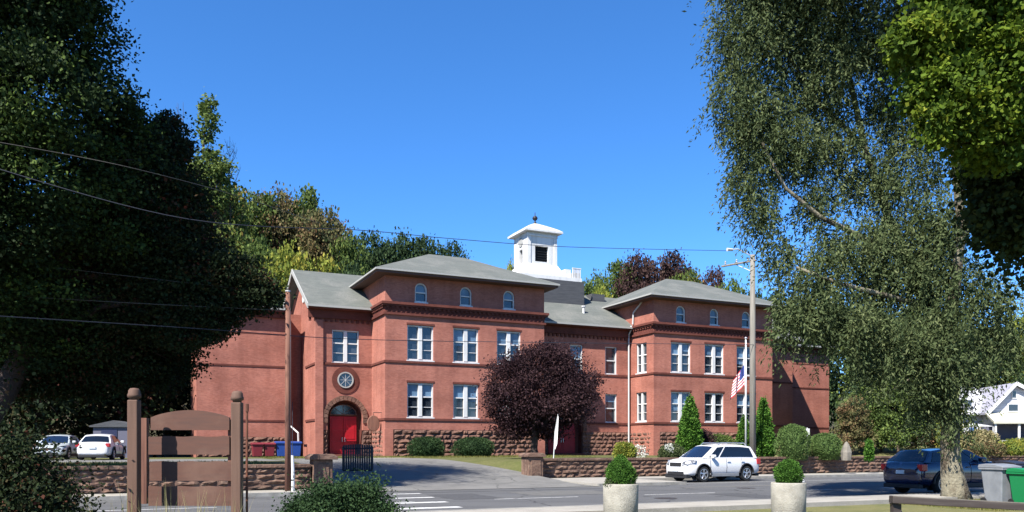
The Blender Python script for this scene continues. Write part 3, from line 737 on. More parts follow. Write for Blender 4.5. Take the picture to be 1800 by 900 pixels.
def entrance(a0, a1, zt, ar, dw, dz, seed):
    """arched recess, dark walls, pair of red doors, fanlight, voussoir ring"""
    m = (a0+a1)/2; r = (a1-a0)/2; zs = zt-ar; D = .8; y0 = REC
    rec = MB(); ap = arc_pts(a0, a1, zs, zt)
    prof = [(a0, GZ)] + ap + [(a1, GZ)]
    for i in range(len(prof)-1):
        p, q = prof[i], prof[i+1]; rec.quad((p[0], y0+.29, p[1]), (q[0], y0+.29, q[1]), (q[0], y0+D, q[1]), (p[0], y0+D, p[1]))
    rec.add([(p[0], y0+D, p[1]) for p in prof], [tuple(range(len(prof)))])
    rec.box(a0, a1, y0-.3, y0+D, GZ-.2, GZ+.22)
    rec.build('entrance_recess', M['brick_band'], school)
    ring = MB(); n = 15
    for i in range(n):
        t0, t1 = math.pi*i/n+.012, math.pi*(i+1)/n-.012; t0 -= 0; vs = []
        for d in (y0-.12, y0+.1):
            for (rr, t) in ((r, t0), (r, t1), (r+.36, t1), (r+.36, t0)): vs.append((m-rr*math.cos(t), d, zs+rr*math.sin(t)*(ar/r)))
        ring.add(vs, [(0, 1, 2, 3), (7, 6, 5, 4), (0, 4, 5, 1), (1, 5, 6, 2), (2, 6, 7, 3), (3, 7, 4, 0)])
    ring.box(a0-.36, a0-.002, y0-.10, y0+.1, zs-.35, zs-.01); ring.box(a1+.002, a1+.36, y0-.10, y0+.1, zs-.35, zs-.01)
    ring.build('arch_ring', M['brownstone'], school)
    dy = y0+D-.12
    for s in (-1, 1):
        d = MB(); xa, xb = (m-dw, m-.012) if s < 0 else (m+.012, m+dw)
        d.box(xa, xb, dy-.03, dy+.03, GZ+.22, dz)
        for (za, zb) in ((GZ+.45, GZ+1.2), (GZ+1.38, dz-.22)): d.box(xa+.14, xb-.14, dy-.055, dy-.032, za, zb)
        do = d.build('door', M['reddoor'], school, bevel=.01)
        h = MB(); h.box(m+s*.10-.02, m+s*.10+.02, dy-.12, dy-.056, GZ+1.15, GZ+1.5); h.build('handle', M['alloy'], do)
    f = MB(); fo = []
    pts = [(m-dw*math.cos(math.pi*i/12), dz+.14+(zt-.3-dz-.14)*math.sin(math.pi*i/12)) for i in range(13)]
    f.add([(p[0], dy, p[1]) for p in pts], [tuple(range(13))])
    fl = f.build('fanlight', M['pane'], school)
    g2 = MB(); g2.tube([(p[0], dy-.03, p[1]) for p in pts], .045, 5); g2.tube([(m-dw, dy-.03, dz+.12), (m+dw, dy-.03, dz+.12)], .05, 5)
    for t in (.25, .5, .75):
        q = pts[int(12*t)]; g2.tube([(m, dy-.02, dz+.16), (q[0], dy-.02, q[1])], .02, 4)
    g2.build('glazing_bars', M['brownstone'], fl)
entrance(-3.4, -.7, 5.15, 1.35, 1.02, 3.95, 1)
entrance(15.2, 18.6, 5.0, 1.7, 1.3, 3.75, 2)
# round window over the left door
rc = MB(); 
def ring_at(mb, r0, r1, d0, d1, cx, cz, seg=28):
    mb.lathe([(r0, d0), (r1, d0), (r1, d1), (r0, d1), (r0, d0)], seg=seg)
base0 = 0
def vert_ring(name, m_, r0, r1, d0, d1, cx, cz, parent):
    b = MB(); b.lathe([(r0, d0), (r0, d1), (r1, d1), (r1, d0)], seg=28); b.f = b.f[:-2]; b.m = b.m[:-2]
    b.v = [(cx+x, REC-z, cz+y) for x, y, z in b.v]; return b.build(name, m_, parent)
ow = vert_ring('round_window', M['trim'], .52, .61, .0, .13, -2.05, 6.68, school)
vert_ring('brick_ring', M['brick_band'], .615, 1.02, .0, .06, -2.05, 6.68, ow)
gl = MB(); gl.lathe([(.01, .02), (.5, .02), (.5, .04), (.01, .04)], seg=24); gl.v = [(-2.05+x, REC-z, 6.68+y) for x, y, z in gl.v]; gl.build('pane', M['pane'], ow)
gb = MB()
for k in range(4):
    a = math.pi*k/4; gb.tube([(-2.05-.5*math.cos(a), REC-.06, 6.68-.5*math.sin(a)), (-2.05+.5*math.cos(a), REC-.06, 6.68+.5*math.sin(a))], .014, 4)
gb.build('glazing_bars', M['pipe'], ow)
# flat-roofed end blocks
def block(u0, u1, v, zt, v1):
    m = MB(); wall(m, 'front', v, u0, u1, 2.4, zt-.12); wall(m, 'left', u0, v, v1, GZ-.4, zt-.12); wall(m, 'right', u1, v, v1, GZ-.4, zt-.12)
    m.build('wall', M['brick'], school)
    r = MB(); r.box(u0-.45, u1+.1, v-.7, v1, zt-.12, zt+.06); r.build('roof', M['trim'], school)
    s = MB(); s.box(u0-.3, u1, v-.55, v-.003, zt-.28, zt-.124); s.box(u0-.1, u1, v-.2, v-.004, zt-.7, zt-.284); s.build('eave', M['brick_band'], school)
    for z in (3.66, 7.88, 10.4):
        st = MB(); string_band(st, 'front', v, u0, u1, z, .13 if z < 9 else .08, .05 if z < 9 else .02); st.build('string_course', M['brick_band'], school)
    b = MB(); b.box(u0, u1, v+.02, v+.3, GZ-.4, 2.4); rock_blocks(b, u0, u1, GZ, 2.4, .33, lambda x, z, q: (x, v+.018-q, z), int(u0)+99, bl=(.35, 1.1), bulge=.1); b.build('stone_base', M['brownstone'], school)
block(-12.3, -5.6, 7.8, 12.35, 14)
block(43.0, 51.7, 8.0, 12.3, 14)
nb = MB(); nb.quad((-5.6, 9.5, 0), (-4.25, 9.5, 0), (-4.25, 9.5, 12.3), (-5.6, 9.5, 12.3)); nb.build('wall', M['brick'], school); nb = MB(); nb.quad((UW2, 9.5, 0), (43.1, 9.5, 0), (43.1, 9.5, 12.2), (UW2, 9.5, 12.2)); nb.build('wall', M['brick'], school)
# downpipes
def pipe(pts):
    m = MB(); m.tube(pts, .075, 8); m.tube([Vector(pts[0])+Vector((0, 0, -.02)), Vector(pts[0])+Vector((0, 0, .25))], .13, 8); m.build('downpipe', M['pipe'], school)
pipe([(-5.5, 7.6, 12.0), (-5.45, 7.6, 11.3), (-5.45, 7.6, 3.3), (-5.0, 6.6, 2.7), (-4.95, 6.6, GZ)])
pipe([(P2-.25, REC-.6, 12.0), (P2-.25, REC-.16, 11.5), (P2-.25, REC-.16, GZ)])
pipe([(P2-.02, 1.7, 14.2), (P2-.12, 2.9, 13.4), (P2-.12, 3.0, 12.4)])
# roof vents
vt = MB(); vt.tube([(19.6, 5.2, 13.2), (19.6, 5.2, 14.0)], .12, 8); vt.tube([(19.6, 5.2, 14.0), (19.6, 5.2, 14.1)], .2, 8); vt.build('roof_vent', M['pipe'], school)
vt = MB(); vt.box(22.2, 23.6, 8.2, 9.2, 15.0, 15.9); vt.build('chimney', M['shingle_dark'], school)
# --- cupola
cu = MB(); CX, CY, CS = 17.0, 9.6, 1.45
cu.box(14.2, 20.7, 7.0, 12.6, 14.0, 16.6); cb_ = cu.build('cupola_base', M['shingle_dark'], school)
cu = MB(); cu.box(14.35, 20.55, 7.15, 12.4, 16.6, 16.95); cu.box(14.9, 19.6, 7.5, 12.0, 16.95, 17.25)
cu.box(19.7, 20.45, 7.3, 9.2, 16.95, 17.45); cu.box(19.0, 19.6, 7.5, 9, 17.25, 17.75)
for k in range(6): cu.box(19.62+.15*k, 19.7+.15*k, 7.2, 7.28, 16.95, 17.8)
cu.box(19.6, 20.5, 7.18, 7.3, 17.8, 17.88)
s0, s1 = 2.0, CS+.08
vs = [(CX+a*s0, CY+b*s0, 17.25) for a, b in ((-1, -1), (1, -1), (1, 1), (-1, 1))] + [(CX+a*s1, CY+b*s1, 18.1) for a, b in ((-1, -1), (1, -1), (1, 1), (-1, 1))]
cu.add(vs, [(0, 1, 5, 4), (1, 2, 6, 5), (2, 3, 7, 6), (3, 0, 4, 7), (4, 5, 6, 7)])
cu.build('cupola_skirt', M['white'], school)
body = MB()
wall(body, 'front', CY-CS, CX-CS, CX+CS, 18.1, 21.0, [(CX-.72, CX+.62, 18.35, 19.75)], .3)
wall(body, 'left', CX-CS, CY-CS, CY+CS, 18.1, 21.0, [(CY-.35, CY+.35, 18.35, 19.6)], .3)
wall(body, 'right', CX+CS, CY-CS, CY+CS, 18.1, 21.0)
body.quad((CX-CS, CY+CS, 18.1), (CX+CS, CY+CS, 18.1), (CX+CS, CY+CS, 21), (CX-CS, CY+CS, 21))
for q in (-1, 1):
    body.box(CX+q*(CS-.12)-.16, CX+q*(CS-.12)+.16, CY-CS-.06, CY-CS-.003, 18.1, 20.6)
body.box(CX-CS-.1, CX+CS+.1, CY-CS-.1, CY-CS-.003, 20.6, 20.75)
cbod = body.build('cupola', M['white'], school)
lv = MB(); lv.box(CX-.7, CX+.6, CY-CS+.3, CY-CS+.34, 18.3, 19.8)
for k in range(6): lv.box(CX-.7, CX+.6, CY-CS+.18, CY-CS+.28, 18.4+k*.22, 18.44+k*.22)
lv.build('louvre', M['dark'], cbod)
lv = MB(); lv.box(CX-CS+.3, CX-CS+.34, CY-.35, CY+.35, 18.3, 19.7); lv.build('louvre', M['dark'], cbod)
ck = MB(); ck.lathe([(.01, 0), (.42, 0), (.42, .06), (.01, .06)], seg=20); ck.v = [(CX-CS-z, CY+x, 20.25+y) for x, y, z in ck.v]; ck.build('round_panel', M['trim'], cbod)
rf = MB(); s2 = CS+.45
n_ = 5; rings = []
for i in range(n_+1):
    t = i/n_; sz = s2*(1-t)+.12*t; rings.append((sz, 21.15+1.0*(t**.85)))
b0 = [(a, b) for a, b in ((-1, -1), (1, -1), (1, 1), (-1, 1))]
vs = []; fs = []
for sz, z in rings: vs += [(CX+a*sz, CY+b*sz, z) for a, b in b0]
for i in range(n_): fs += [(i*4+k, i*4+(k+1) % 4, i*4+4+(k+1) % 4, i*4+4+k) for k in range(4)]
rf.add(vs, fs); rf.build('cupola_roof', M['porchroof'], school)
ev = MB(); ev.box(CX-s2, CX+s2, CY-s2, CY+s2, 20.98, 21.147); ev.build('cupola_eave', M['white'], school)
fn = MB(); fn.lathe([(.12, 0), (.16, .12), (.08, .2), (.05, .3), (.2, .42), (.25, .55), (.2, .68), (.04, .78), (.03, 1.1)], CX, CY, 14, 22.1); fn.build('finial', M['black'], school, True)
# round hanging sign by the left door
hs = empty('hanging_sign', W(0, 0, 0), ANG, 'dark round board hanging beside the arched red door', 'sign')
b = MB(); b.lathe([(.01, -.06), (.44, -.06), (.48, 0), (.44, .06), (.01, .06)], seg=24); b.v = [(-.62+x, .9+z, 3.35+y*1.25) for x, y, z in b.v]; b.build('board', M['poledark'], hs)
b = MB(); b.tube([(-.62, .9, 3.9), (-.62, .9, 4.15), (.02, .9, 4.15)], .025, 6); b.build('bracket', M['black'], hs)
# ------------------------------------------------------------------ cars
def car(label, loc, rz, P):
    L, Wd, H = P['L'], P['W'], P['H']; hw = Wd/2; belt = P['belt']; paint = P['paint']; wr = P.get('wr', .34); cl = P.get('clear', .22)
    t = empty('parked_car', loc, rz, label, 'car')
    st = P['body']                                     # (x, ztop, halfwidth factor, zbottom)
    m = MB(); n = 11
    for (x, zt, wf, zb) in st:
        w = hw*wf; zb = max(zb, cl); h = zt-zb
        half = [(0, zb), (w*.80, zb), (w*.955, zb+h*.10), (w*.985, zb+h*.32), (w, zb+h*.58), (w*.97, zb+h*.84), (w*.90, zt-.02), (w*.72, zt+.012), (0, zt+.03)]
        ring = half + [(-y, z) for y, z in reversed(half[1:-1])]
        m.v += [(x, y, z) for y, z in ring]
    k = len(ring)
    for i in range(len(st)-1):
        for j in range(k): m.f.append([i*k+j, i*k+(j+1) % k, (i+1)*k+(j+1) % k, (i+1)*k+j]); m.m.append(0)
    m.f.append(list(range(k))); m.m.append(0); m.f.append([(len(st)-1)*k+j for j in range(k-1, -1, -1)]); m.m.append(0)
    body = m.build('body', paint, t, True)
    bm = bmesh.new(); bm.from_mesh(body.data); bmesh.ops.recalc_face_normals(bm, faces=bm.faces); bm.to_mesh(body.data); bm.free()
    sm = body.modifiers.new('s', 'SUBSURF'); sm.levels = 1; sm.render_levels = 1
    cm = MB()
    for ax in P['axles']:
        for sd in (-1, 1):
            b = len(cm.v); seg = 24; r = wr+.075
            for yy in (sd*(hw-.32), sd*(hw+.2)):
                for q in range(seg): a = 2*math.pi*q/seg; cm.v.append((ax+r*math.cos(a), yy, wr+.02+r*math.sin(a)))
            for q in range(seg): cm.f.append([b+q, b+(q+1) % seg, b+seg+(q+1) % seg, b+seg+q]); cm.m.append(0)
            cm.f.append([b+q for q in range(seg-1, -1, -1)]); cm.m.append(0); cm.f.append([b+seg+q for q in range(seg)]); cm.m.append(0)
    cut = cm.build('arch_cutter', M['plastic'], t)
    bm = bmesh.new(); bm.from_mesh(cut.data); bmesh.ops.recalc_face_normals(bm, faces=bm.faces); bm.to_mesh(cut.data); bm.free()
    bo = body.modifiers.new('b', 'BOOLEAN'); bo.operation = 'DIFFERENCE'; bo.object = cut; bo.solver = 'EXACT'
    bpy.context.view_layer.update()
    dg = bpy.context.evaluated_depsgraph_get(); nm = bpy.data.meshes.new_from_object(body.evaluated_get(dg))
    old = body.data; body.modifiers.clear()
    if len(nm.polygons) > 50: body.data = nm
    body.data.materials.clear(); body.data.materials.append(paint)
    try: body.data.set_sharp_from_angle(angle=R(38))
    except Exception: pass
    bpy.data.objects.remove(cut)
    # cabin: belt line xs, roof line (x,z)
    bx, rx = P['beltx'], P['roof']; wb, wt = hw*.90, hw*P.get('top', .70); zb = belt-.03
    N = len(bx)
    def side(p, s, sd, off=0.0):                        # p along, s up (0..1)
        i = min(N-2, int(p)); f = p-i
        x = (bx[i]*(1-f)+bx[i+1]*f)*(1-s)+(rx[i][0]*(1-f)+rx[i+1][0]*f)*s
        z = zb*(1-s)+(rx[i][1]*(1-f)+rx[i+1][1]*f)*s
        y = wb+(wt-wb)*s**1.25
        return (x, sd*(y+off), z)
    cb = MB(); lv = [0, .35, .7, .93, 1.0]
    for sd in (1, -1):
        for i in range(N-1):
            for a, b in zip(lv[:-1], lv[1:]): cb.quad(side(i, a, sd), side(i+1-1e-6, a, sd), side(i+1-1e-6, b, sd), side(i, b, sd))
    for i in range(N-1):                                # roof skin with a slight crown
        for (ya, yb) in ((-1, -.5), (-.5, 0), (0, .5), (.5, 1)):
            cr = lambda y: .045*(1-y*y)
            cb.quad((rx[i][0], ya*wt, rx[i][1]+cr(ya)), (rx[i+1][0], ya*wt, rx[i+1][1]+cr(ya)), (rx[i+1][0], yb*wt, rx[i+1][1]+cr(yb)), (rx[i][0], yb*wt, rx[i][1]+cr(yb)))
    def endpt(e, q, s, off=0):                          # e: 0 front or N-1 rear ; q -1..1 across
        pp = side(0 if e == 0 else N-1-1e-6, s, 1); bow = (1-q*q)*.10*(1 if e == 0 else -1)
        cr = .045*(1-q*q)*s
        return (pp[0]+bow*(1-.0*s)+off*(1 if e == 0 else -1), q*pp[1], pp[2]+cr+off*.6)
    for e in (0, 1):
        for i in range(6):
            qa, qb = -1+i/3, -1+(i+1)/3
            for a, b in zip(lv[:-1], lv[1:]): cb.quad(endpt(e, qa, a), endpt(e, qb, a), endpt(e, qb, b), endpt(e, qa, b))
    co = cb.build('cabin', paint, t, True)
    bm = bmesh.new(); bm.from_mesh(co.data); bmesh.ops.remove_doubles(bm, verts=bm.verts, dist=.002); bmesh.ops.recalc_face_normals(bm, faces=bm.faces); bm.to_mesh(co.data); bm.free()
    try: co.data.set_sharp_from_angle(angle=R(35))
    except Exception: pass
    for e, nm_ in ((0, 'windscreen'), (1, 'rear_window')):
        g = MB(); q0, s0, s1 = .90, P.get('ws0', .06) if e == 0 else P.get('rs0', .2), .93 if e == 0 else .88
        for i in range(8):
            qa, qb = -q0+2*q0*i/8, -q0+2*q0*(i+1)/8
            for (a, b) in ((s0, (s0+s1)/2), ((s0+s1)/2, s1)): g.quad(endpt(e, qa, a, .012), endpt(e, qb, a, .012), endpt(e, qb, b, .012), endpt(e, qa, b, .012))
        g.build(nm_, M['screen'] if e == 0 else M['carglass'], t, True)
    for sd in (1, -1):
        for (p0, p1) in P['windows']:
            g = MB(); k2 = 6
            for i in range(k2):
                a, b = p0+(p1-p0)*i/k2, p0+(p1-p0)*(i+1)/k2
                for (s0, s1) in ((.10, .5), (.5, .86)): g.quad(side(a, s0, sd, .012), side(b, s0, sd, .012), side(b, s1, sd, .012), side(a, s1, sd, .012))
            g.build('side_window', M['carglass'], t, True)
    # wheel wells with dark edges, shut lines
    for ax in P['axles']:
        for sd in (-1, 1):
            b = MB(); r = wr+.07; pr = [(ax+r*math.cos(math.pi*q/14), wr+.02+r*math.sin(math.pi*q/14)) for q in range(15)]
            for q in range(14):
                b.quad((pr[q][0], sd*(hw-.35), pr[q][1]), (pr[q+1][0], sd*(hw-.35), pr[q+1][1]), (pr[q+1][0], sd*(hw-.012), pr[q+1][1]), (pr[q][0], sd*(hw-.012), pr[q][1]))
            b.tube([(x, sd*(hw-.012), z) for x, z in pr], .032, 6)
            b.add([(x, sd*(hw-.30), z) for x, z in pr]+[(pr[-1][0], sd*(hw-.30), .15), (pr[0][0], sd*(hw-.30), .15)], [tuple(range(17))])
            b.build('wheel_arch', M['plastic'], t)
    for sd in (-1, 1):
        for xx in P.get('seams', (.98, -.02, -.98)):
            b = MB(); b.tube([(xx, sd*(hw*.968), cl+.14), (xx, sd*(hw+.0005), cl+.45), (xx, sd*(hw*.975), belt-.16), (xx-.02, sd*(hw*.925), belt-.02)], .009, 4); b.build('door_seam', M['plastic'], t)
    # wheels
    for ax in P['axles']:
        for sd in (-1, 1):
            yo = sd*(hw-.02); yi = sd*(hw-.23)
            w = MB(); w.lathe([(wr*.6, 0), (wr*.93, 0), (wr, .03), (wr, .18), (wr*.93, .21), (wr*.6, .21)], seg=26)
            w.v = [(ax+x, yi+sd*z if True else 0, wr+y) for x, y, z in w.v]; wo_ = w.build('wheel', M['rubber'], t, True)
            try: wo_.data.set_sharp_from_angle(angle=R(30))
            except Exception: pass
            r_ = MB(); r_.lathe([(wr*.60, .20), (wr*.66, .222), (wr*.60, .222), (wr*.56, .17)], seg=26); r_.f = r_.f[:-2]; r_.m = r_.m[:-2]
            for q in range(5):
                for dd in (-.16, .16):
                    a = 2*math.pi*q/5+.3+dd; ca, sa = math.cos(a), math.sin(a)
                    a0 = 2*math.pi*q/5+.3
                    r_.tube([(wr*.10*math.cos(a0), wr*.10*math.sin(a0), .20), (wr*.60*ca, wr*.60*sa, .205)], [.025, .022], 5)
            r_.lathe([(.005, .19), (.06, .19), (.055, .225), (.005, .228)], seg=12)
            r_.v = [(ax+x, yi+sd*z, wr+y) for x, y, z in r_.v]; r_.build('rim', M['alloy'], wo_)
            hb = MB(); hb.lathe([(.01, .10), (wr*.6, .10), (wr*.6, .13), (.01, .13)], seg=20); hb.v = [(ax+x, yi+sd*z, wr+y) for x, y, z in hb.v]; hb.build('brake_disc', M['plastic'], wo_)
    fx, bxx = st[0][0], st[-1][0]
    def bx_part(name, mm, *bxs, bev=.02):
        b = MB()
        for q in bxs: b.box(*q)
        return b.build(name, mm, t, bevel=bev)
    zt = P['nose']
    for sd in (-1, 1):
        y0, y1 = sorted((sd*hw*.50, sd*hw*.84)); b = MB()
        vs = [(fx+.01, sd*hw*.50, zt-.20), (fx-.05, sd*hw*.82, zt-.18), (fx-.40, sd*hw*1.0, zt-.05), (fx-.46, sd*hw*.985, zt+.06), (fx-.16, sd*hw*.80, zt+.045), (fx-.0, sd*hw*.52, zt-.03)]
        vs2 = [(x-.16, y*.86, z-.02) for x, y, z in vs]; b.add(vs+vs2, [(0, 1, 2, 3, 4, 5), (11, 10, 9, 8, 7, 6)]+[(i, (i+1) % 6, 6+(i+1) % 6, 6+i) for i in range(6)])
        b.build('headlight', M['lamp'], t)
        ty0, ty1 = sorted((sd*hw*.70, sd*hw*.955)); tz = P.get('tailz', (belt-.32, belt-.06))
        bx_part('tail_light', M['tail'], (bxx+.03, bxx+.26, ty0, ty1, tz[0], tz[1]))
        my = sd*(hw*.93); y0, y1 = sorted((sd*(hw*.95), sd*(hw*.95+.2)))
        bx_part('side_mirror', paint, (bx[0]-.62, bx[0]-.42, y0, y1, belt-.02, belt+.14), bev=.04)
        for hx in P['handles']:
            y0, y1 = sorted((sd*(hw*.985), sd*(hw*.985+.035))); bx_part('door_handle', paint, (hx-.1, hx+.1, y0, y1, belt-.2, belt-.165), bev=.01)
        y0, y1 = sorted((sd*(hw*.955), sd*(hw*.985))); a0, a1 = P['axles']
        lo, hi = min(a0, a1)+wr+.12, max(a0, a1)-wr-.12
        bx_part('sill', P.get('sillm', M['plastic']), (lo, hi, y0, y1, cl-.02, cl+.13))
        if P.get('rails'):
            b = MB(); yy = sd*(wt-.06); b.tube([(rx[0][0]-.25, yy, rx[0][1]+.04), (rx[0][0]-.4, yy, rx[1][1]+.09), (rx[-1][0]+.35, yy, rx[-2][1]+.09), (rx[-1][0]+.2, yy, rx[-1][1]+.04)], .022, 6); b.build('roof_rail', M['alloy'], t)
    bx_part('grille', M['plastic'], (fx-.10, fx+.022, -hw*.42, hw*.42, zt-.24, zt-.06), (fx-.10, fx+.02, -hw*.6, hw*.6, cl+.05, cl+.22))
    bx_part('lower_bumper', M['plastic'], (fx-.30, fx-.0, -hw*.80, hw*.80, cl-.08, cl+.10))
    bx_part('lower_bumper', M['plastic'], (bxx+.0, bxx+.22, -hw*.8, hw*.8, cl-.04, cl+.10))
    bx_part('number_plate', M['plate'], (bxx-.035, bxx-.004, -.17, .17, P.get('platez', belt-.42), P.get('platez', belt-.42)+.13), bev=.005)
    bx_part('number_plate', M['plate'], (fx+.022, fx+.04, -.17, .17, cl+.22, cl+.34), bev=.005)
    bx_part('underbody', M['plastic'], (bxx+.4, fx-.4, -hw*.7, hw*.7, cl-.05, cl+.02))
    return t
SUV = dict(L=4.6, W=1.86, H=1.75, belt=1.13, nose=.97, clear=.27, paint=M['carwhite'], wr=.375, axles=(1.38, -1.30), beltx=[1.38, .50, -.95, -2.05], rails=True,
           roof=[(.48, 1.67), (-.15, 1.735), (-1.15, 1.725), (-1.78, 1.64)], windows=[(.34, .98), (1.06, 2.78)], handles=(-.15, -1.05), nose_z=.85, sillm=M['greybin'], tailz=(.80, 1.06), rs0=.1,
           body=[(2.30, .78, .62, .42), (2.27, .90, .78, .30), (2.14, .99, .90, .27), (1.85, 1.06, .975, .27), (1.5, 1.10, .995, .27), (1.1, 1.13, 1.0, .27), (.2, 1.14, 1.0, .27), (-.9, 1.15, 1.0, .27), (-1.7, 1.16, .985, .28), (-2.08, 1.14, .94, .30), (-2.22, 1.07, .87, .35), (-2.27, .86, .82, .42)])
car('white estate style SUV parked at the kerb in front of the stone wall', W(8.45, -26.5, 0.002), ANG+math.pi+R(4), SUV)
BL = dict(SUV); BL.update(paint=M['carblue'], beltx=[.95, .3, -.95, -2.05], roof=[(.15, 1.52), (-.35, 1.57), (-1.15, 1.55), (-1.6, 1.49)], rails=False, rs0=.08, sillm=M['plastic'], tailz=(.82, 1.05), top=.68)
car('dark navy hatchback parked beyond the mottled trunk of the willow', W(9.35, -38.35, 0.006), ANG+R(-3), BL)
SD = dict(SUV); SD.update(L=4.6, W=1.80, belt=.95, nose=.74, clear=.19, paint=M['carwhite'], wr=.32, axles=(1.35, -1.3), beltx=[1.05, .3, -.8, -1.75], rails=False, sillm=M['plastic'],
          roof=[(.30, 1.36), (-.2, 1.42), (-.8, 1.40), (-1.15, 1.34)], windows=[(.30, 1.0), (1.08, 2.2)], tailz=(.72, .92), rs0=.04, platez=.62,
          body=[(2.28, .60, .66, .30), (2.24, .68, .82, .22), (2.1, .76, .92, .2), (1.7, .84, .97, .2), (1.1, .93, 1.0, .2), (.2, .95, 1.0, .2), (-.9, .97, 1.0, .2), (-1.6, .98, .98, .2), (-2.1, .98, .92, .22), (-2.24, .92, .86, .28), (-2.28, .72, .8, .34)])
car('white sedan parked nose away in shade beside the dark shed', at(180, 785, 47).xy.to_3d()+Vector((0, 0, LAWN+.01)), R(90+14), SD)
SV = dict(SD); SV.update(paint=M['carsilver'])
car('pale silver car parked in shade at far left, half behind the foreground bush', at(104, 785, 49).xy.to_3d()+Vector((0, 0, LAWN+.01)), R(-90+14), SV)
# ------------------------------------------------------------------ street furniture
def wheelie_bin(label, loc, rz, m, lidm, h=1.05, w=.58, label_patch=False, tilt=0, group='wheeled bins'):
    t = empty('wheeled_bin', loc, rz, label, 'bin', group)
    b = MB(); a, c = w*.40, w*.5; hz = h*.90
    vs = [(-a, -a, .06), (a, -a, .06), (a, a, .06), (-a, a, .06), (-c, -c, hz), (c, -c, hz), (c, c*1.1, hz), (-c, c*1.1, hz)]
    b.add(vs, [(3, 2, 1, 0), (4, 5, 6, 7), (0, 1, 5, 4), (1, 2, 6, 5), (2, 3, 7, 6), (3, 0, 4, 7)]); b.build('bin_body', m, t, bevel=.03)
    b = MB(); b.box(-c-.035, c+.035, -c-.05, c*1.1+.04, hz-.05, hz+.0); b.build('rim', m, t, bevel=.012)
    b = MB(); k = 6; pr = [(-c-.06, hz+.004), (-c-.05, hz+.05), (-c*.4, hz+.10), (c*.5, hz+.12), (c*1.1+.03, hz+.09), (c*1.1+.06, hz+.004)]
    b.prism(pr, lambda y, z, t_: (t_, y, z), -c-.04, c+.04); b.build('lid', lidm, t, bevel=.012)
    b = MB(); b.tube([(-c*.7, c*1.1+.09, hz-.02), (c*.7, c*1.1+.09, hz-.02)], .016, 6); b.build('handle', m, t)
    for s in (-1, 1):
        b = MB(); b.lathe([(.01, 0), (.1, 0), (.1, .05), (.01, .05)], seg=16); b.v = [(s*(a-.03)+s*z, a+.04+y, .1+x) for x, y, z in b.v]; b.build('wheel', M['rubber'], t)
    if label_patch:
        b = MB(); rr = random.Random(3)
        b.box(-.17, .20, -.262, -.256, .34, .72); b.build('sticker', M['labelwhite'], t)
    return t
def gp(px, py, z=0):
    Y = (1.65-z)*1450/(py-785); return Vector(((px-900)/1450*Y, Y, z))
wheelie_bin('grey wheeled bin with a pale lid right of the willow trunk', gp(1758, 887, .0), R(20), M['greybin'], M['greybin'], 1.16, .66)
wheelie_bin('dark navy wheeled bin behind the grey bin', gp(1784, 881, .0)+Vector((.1, .35, 0)), R(25), M['darkbin'], M['black'], 1.22, .64)
wheelie_bin('green wheeled bin with a white sticker at the right edge', gp(1806, 890, 0), R(15), M['greenbin'], M['greenbin'], 1.04, .62, True)
zb = LAWN+.012
wheelie_bin('left dark red wheeled bin by the school wall', at(452, 785, 57).xy.to_3d()+Vector((0, 0, zb)), ANG, M['redbin'], M['redbin'], 1.0, .72)
wheelie_bin('right dark red wheeled bin by the school wall, next to the blue bins', at(473, 785, 57.4).xy.to_3d()+Vector((0, 0, zb)), ANG, M['redbin'], M['redbin'], 1.0, .72)
wheelie_bin('left blue wheeled bin between the red bins and the dark pole', at(494, 785, 57.8).xy.to_3d()+Vector((0, 0, zb)), ANG, M['bluebin'], M['bluebin'], 1.1, .74)
wheelie_bin('right blue wheeled bin, just right of the dark pole', at(519, 785, 58.2).xy.to_3d()+Vector((0, 0, zb)), ANG, M['bluebin'], M['bluebin'], 1.1, .74)

# concrete planters with clipped box
def planter(px, pw, ytop, label):
    Y = pw and .80*1450/pw; loc = at(px, 785, Y).xy.to_3d(); zt = 1.65+(785-ytop)*Y/1450
    t = empty('concrete_planter', loc, 0, label, 'planter', 'round concrete planters')
    b = MB(); b.lathe([(.36, 0), (.385, .03), (.395, zt*.5), (.40, zt-.03), (.385, zt), (.34, zt-.004), (.335, zt-.1), (.01, zt-.1)], seg=36); b.build('tub', M['planter'], t, True)
    b = MB(); b.lathe([(.01, zt-.098), (.333, zt-.098), (.32, zt-.07), (.01, zt-.05)], seg=24); b.build('soil', M['forest'], t)
    return loc, zt, Y
l1, z1, Y1 = planter(1091, 62, 850, 'weathered round concrete planter holding the pointed box shrub')
pk = .99*Y1/1450
shrub('box_shrub', 'bright green pointed box shrub in the left concrete planter', 'shrub', l1+Vector((0, 0, z1-.1)), [(.10, 0), (.30*1.0, .08), (.33, .25), (.30, .42), (.2, .58), (.10, .68), (.01, .76)], 9000, .032, LM['box'], 11, jit=.012)
shrub('small_plant', 'grey green trailing plant at the foot of the pointed box shrub', 'plant', l1+Vector((-.22, -.12, z1-.08)), [(.08, 0), (.16, .05), (.12, .14), (.01, .18)], 900, .035, LM['willow'], 12, jit=.02)
l2, z2, Y2 = planter(1386, 60, 848, 'weathered round concrete planter holding the rounded box shrub')
shrub('box_shrub', 'bright green rounded box shrub in the right concrete planter', 'shrub', l2+Vector((0, 0, z2-.1)), [(.12, 0), (.27, .1), (.305, .28), (.28, .44), (.19, .56), (.08, .62), (.01, .64)], 8000, .032, LM['box'], 13, jit=.012)
# small marker post right of the right planter
mp = empty('marker_post', at(1410, 785, Y2+.9).xy.to_3d(), 0, 'short dark post with a white cap beside the right planter', 'post')
b = MB(); b.tube([(0, 0, 0), (0, 0, .72)], .05, 10); b.build('post', M['darkbin'], mp); b = MB(); b.lathe([(.055, .72), (.06, .78), (.05, .84), (.01, .86)], seg=14); b.build('cap', M['white'], mp, True)

